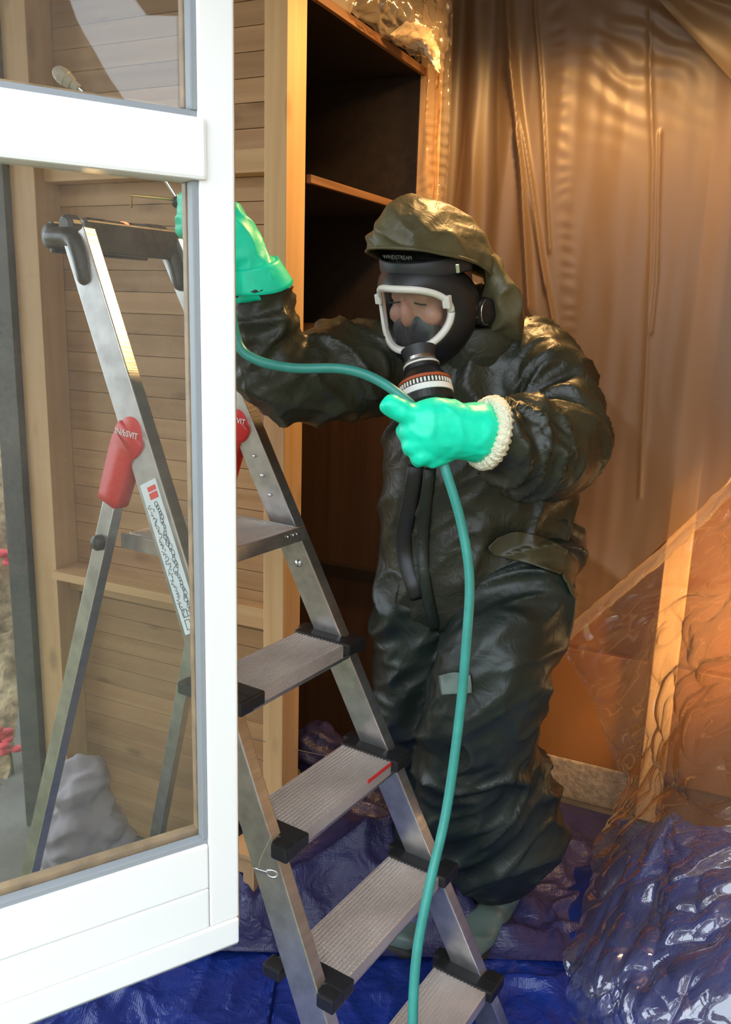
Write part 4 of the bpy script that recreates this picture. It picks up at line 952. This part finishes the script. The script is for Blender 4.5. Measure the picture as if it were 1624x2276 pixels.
# ---- gloves
gl = [loft([A_(1062, 962, 1.505), A_(1020, 958, 1.49), A_(985, 955, 1.475), A_(950, 958, 1.468), A_(925, 965, 1.468)], [(.054, .050), (.050, .046), (.056, .038), (.055, .036), (.043, .030)], 20, Z3),
      loft([A_(955, 935, 1.465), A_(912, 922, 1.460), A_(886, 910, 1.458), A_(863, 897, 1.458)], [.024, .0205, .0195, .019], 14)]
for (p0, p1, p2, p3, r) in (((950, 925), (922, 926), (912, 935), (940, 935), .019), ((945, 955), (915, 956), (904, 962), (940, 965), .0185), ((950, 985), (922, 988), (915, 992), (950, 995), .018), ((960, 1008), (935, 1014), (934, 1018), (975, 1014), .0165)):
    gl.append(loft([A_(*p0, 1.465), A_(*p1, 1.458), A_(*p2, 1.490), A_(*p3, 1.520)], [r, r, r, r*.9], 12))
gl.append(loft([A_(945, 1010, 1.475), A_(965, 1022, 1.468), A_(998, 1012, 1.475)], [.015, .0155, .012], 12))
v, n_, f = remesh(gl, .0042, 3)
v = v+n_*(.0022*(ridged(v*[22, 22, 22]+8, 1.5)-.4)+.0008*pn(v*70))[:, None]
g1 = mesh('glove', v, f, 'glove_green', man)
cc = A_(1083, 962, 1.515); gx = nrm(A_(1083, 962, 1.515)-A_(1020, 958, 1.49)); gu = nrm(Z3-gx*(Z3@gx)); gw = np.cross(gx, gu)
P = np.array([cc+gu*math.cos(a)*.054+gw*math.sin(a)*.052+gx*.006*math.cos(a) for a in np.linspace(0, 2*np.pi, 90)]); v, f = tube(P, [(.0125, .0135)]*90, 14); v = np.asarray(v); n_ = normals(v, f); v = v+n_*(.0025*np.sin(np.repeat(np.arange(90), 14)*2.2)+.002*pn(v*160))[:, None]
mesh('fleece_trim', v, f, 'glove_trim', g1)
gr = [loft([A_(572, 632, 1.655), A_(562, 602, 1.65), A_(552, 580, 1.645), A_(535, 545, 1.64), A_(515, 515, 1.635)], [.056, .050, .040, .040, .040], 18),
      loft([A_(520, 525, 1.635), A_(480, 490, 1.63), A_(450, 475, 1.63)], [(.045, .032), (.048, .03), (.044, .028)], 18, Z3)]
for k_, (y0, y1) in enumerate(((448, 440), (468, 462), (490, 486), (512, 508))):
    gr.append(loft([A_(468, y0+10, 1.63), A_(432, y1+4, 1.615), A_(410, y1+2, 1.640), A_(420, y1+10, 1.675)], [.0165, .0165, .0155, .014], 12))
gr.append(loft([A_(485, 450, 1.625), A_(460, 428, 1.620), A_(425, 430, 1.62)], [.018, .017, .014], 12))
v, n_, f = remesh(gr, .0045, 3); v = v+n_*(.006*(ridged(v*[18, 18, 18]+3, 1.6)-.4))[:, None]
g2 = mesh('glove', v, f, 'glove_green', man)
cu = []; c0, c1 = A_(560, 585, 1.647), A_(574, 640, 1.658); gx = nrm(c1-c0); gu = nrm(np.cross(gx, [0, 1, 0])); gw = np.cross(gx, gu)
for i, t in enumerate(np.linspace(0, 1, 8)):
    for j in range(40):
        a = j*2*np.pi/40; r = .050+.014*t+.004*t*math.sin(3*a+1); cu.append(c0+(c1-c0)*t+gu*math.cos(a)*r+gw*math.sin(a)*r+gx*.006*math.sin(2*a)*t)
f = [(i*40+j, i*40+(j+1) % 40, (i+1)*40+(j+1) % 40, (i+1)*40+j) for i in range(7) for j in range(40)]
o = mesh('gauntlet_cuff', cu, f, 'glove_green', g2); md = o.modifiers.new('s', 'SOLIDIFY'); md.thickness = .003

# ================================================================== SPRAY GUN and HOSE
sg = empty('spray_lance', A_(430, 480, 1.66), 'spray lance with grey tube and beige nozzle held up in the gloved hand', 'sprayer')
v, f = loft([A_(470, 505, 1.655), A_(440, 478, 1.655), A_(415, 458, 1.655), A_(390, 448, 1.655)], [.014, .015, .014, .010], 14); mesh('grip', v, f, 'black_plastic', sg)
v, f = tube(catmull([A_(400, 450, 1.655), A_(330, 350, 1.66), A_(195, 214, 1.66), A_(158, 184, 1.66)], 6), .0042, 10); mesh('lance_tube', v, f, 'steel', sg)
nz0, nz1 = A_(162, 187, 1.66), A_(119, 153, 1.66); nx = nz1-nz0
v, f = tube(np.array([nz0+nx*t for t in (-.3, -.28, .02, .05, .3, .34, .6, .82, .95, 1)]), [.005, .0075, .008, .011, .013, .0145, .0145, .012, .007, .003], 16); mesh('nozzle', v, f, 'beige_plastic', sg, sm=False)
v, f = tube(np.array([A_(425, 447, 1.65), A_(292, 434, 1.65), A_(292, 462, 1.65)]), .0026, 8); mesh('brass_outline', v, f, 'brass', sg)  # bent brass outline beside the grip
hp = [A_(455, 492, 1.655), A_(492, 560, 1.60), A_(512, 680, 1.56), (A_(530, 765, 1.545)), A_(570, 800, 1.535), A_(650, 818, 1.53), A_(760, 820, 1.525), A_(835, 843, 1.51), A_(905, 892, 1.485), A_(940, 935, 1.488), A_(972, 995, 1.488), A_(990, 1045, 1.475),
      A_(1024, 1160, 1.46), A_(1043, 1285, 1.44), A_(1036, 1430, 1.42), A_(1020, 1600, 1.40), A_(992, 1800, 1.36), A_(955, 1965, 1.31), A_(926, 2120, 1.265), A_(917, 2280, 1.22), A_(925, 2430, 1.18)]
p = hp[-1]; hp += [np.array([p[0]+.02, p[1]-.02, .15]), np.array([p[0]+.05, p[1]-.10, FLOOR+.05]), np.array([p[0]+.10, p[1]-.28, FLOOR+.035]), np.array([p[0]+.3, p[1]-.5, FLOOR+.035])]
v, f = tube(catmull(hp, 12), .0088, 14); mesh('spray_hose', v, f, 'hose_green', label='teal green rubber hose looping from the lance through the gloved fist to the floor', cat='hose')
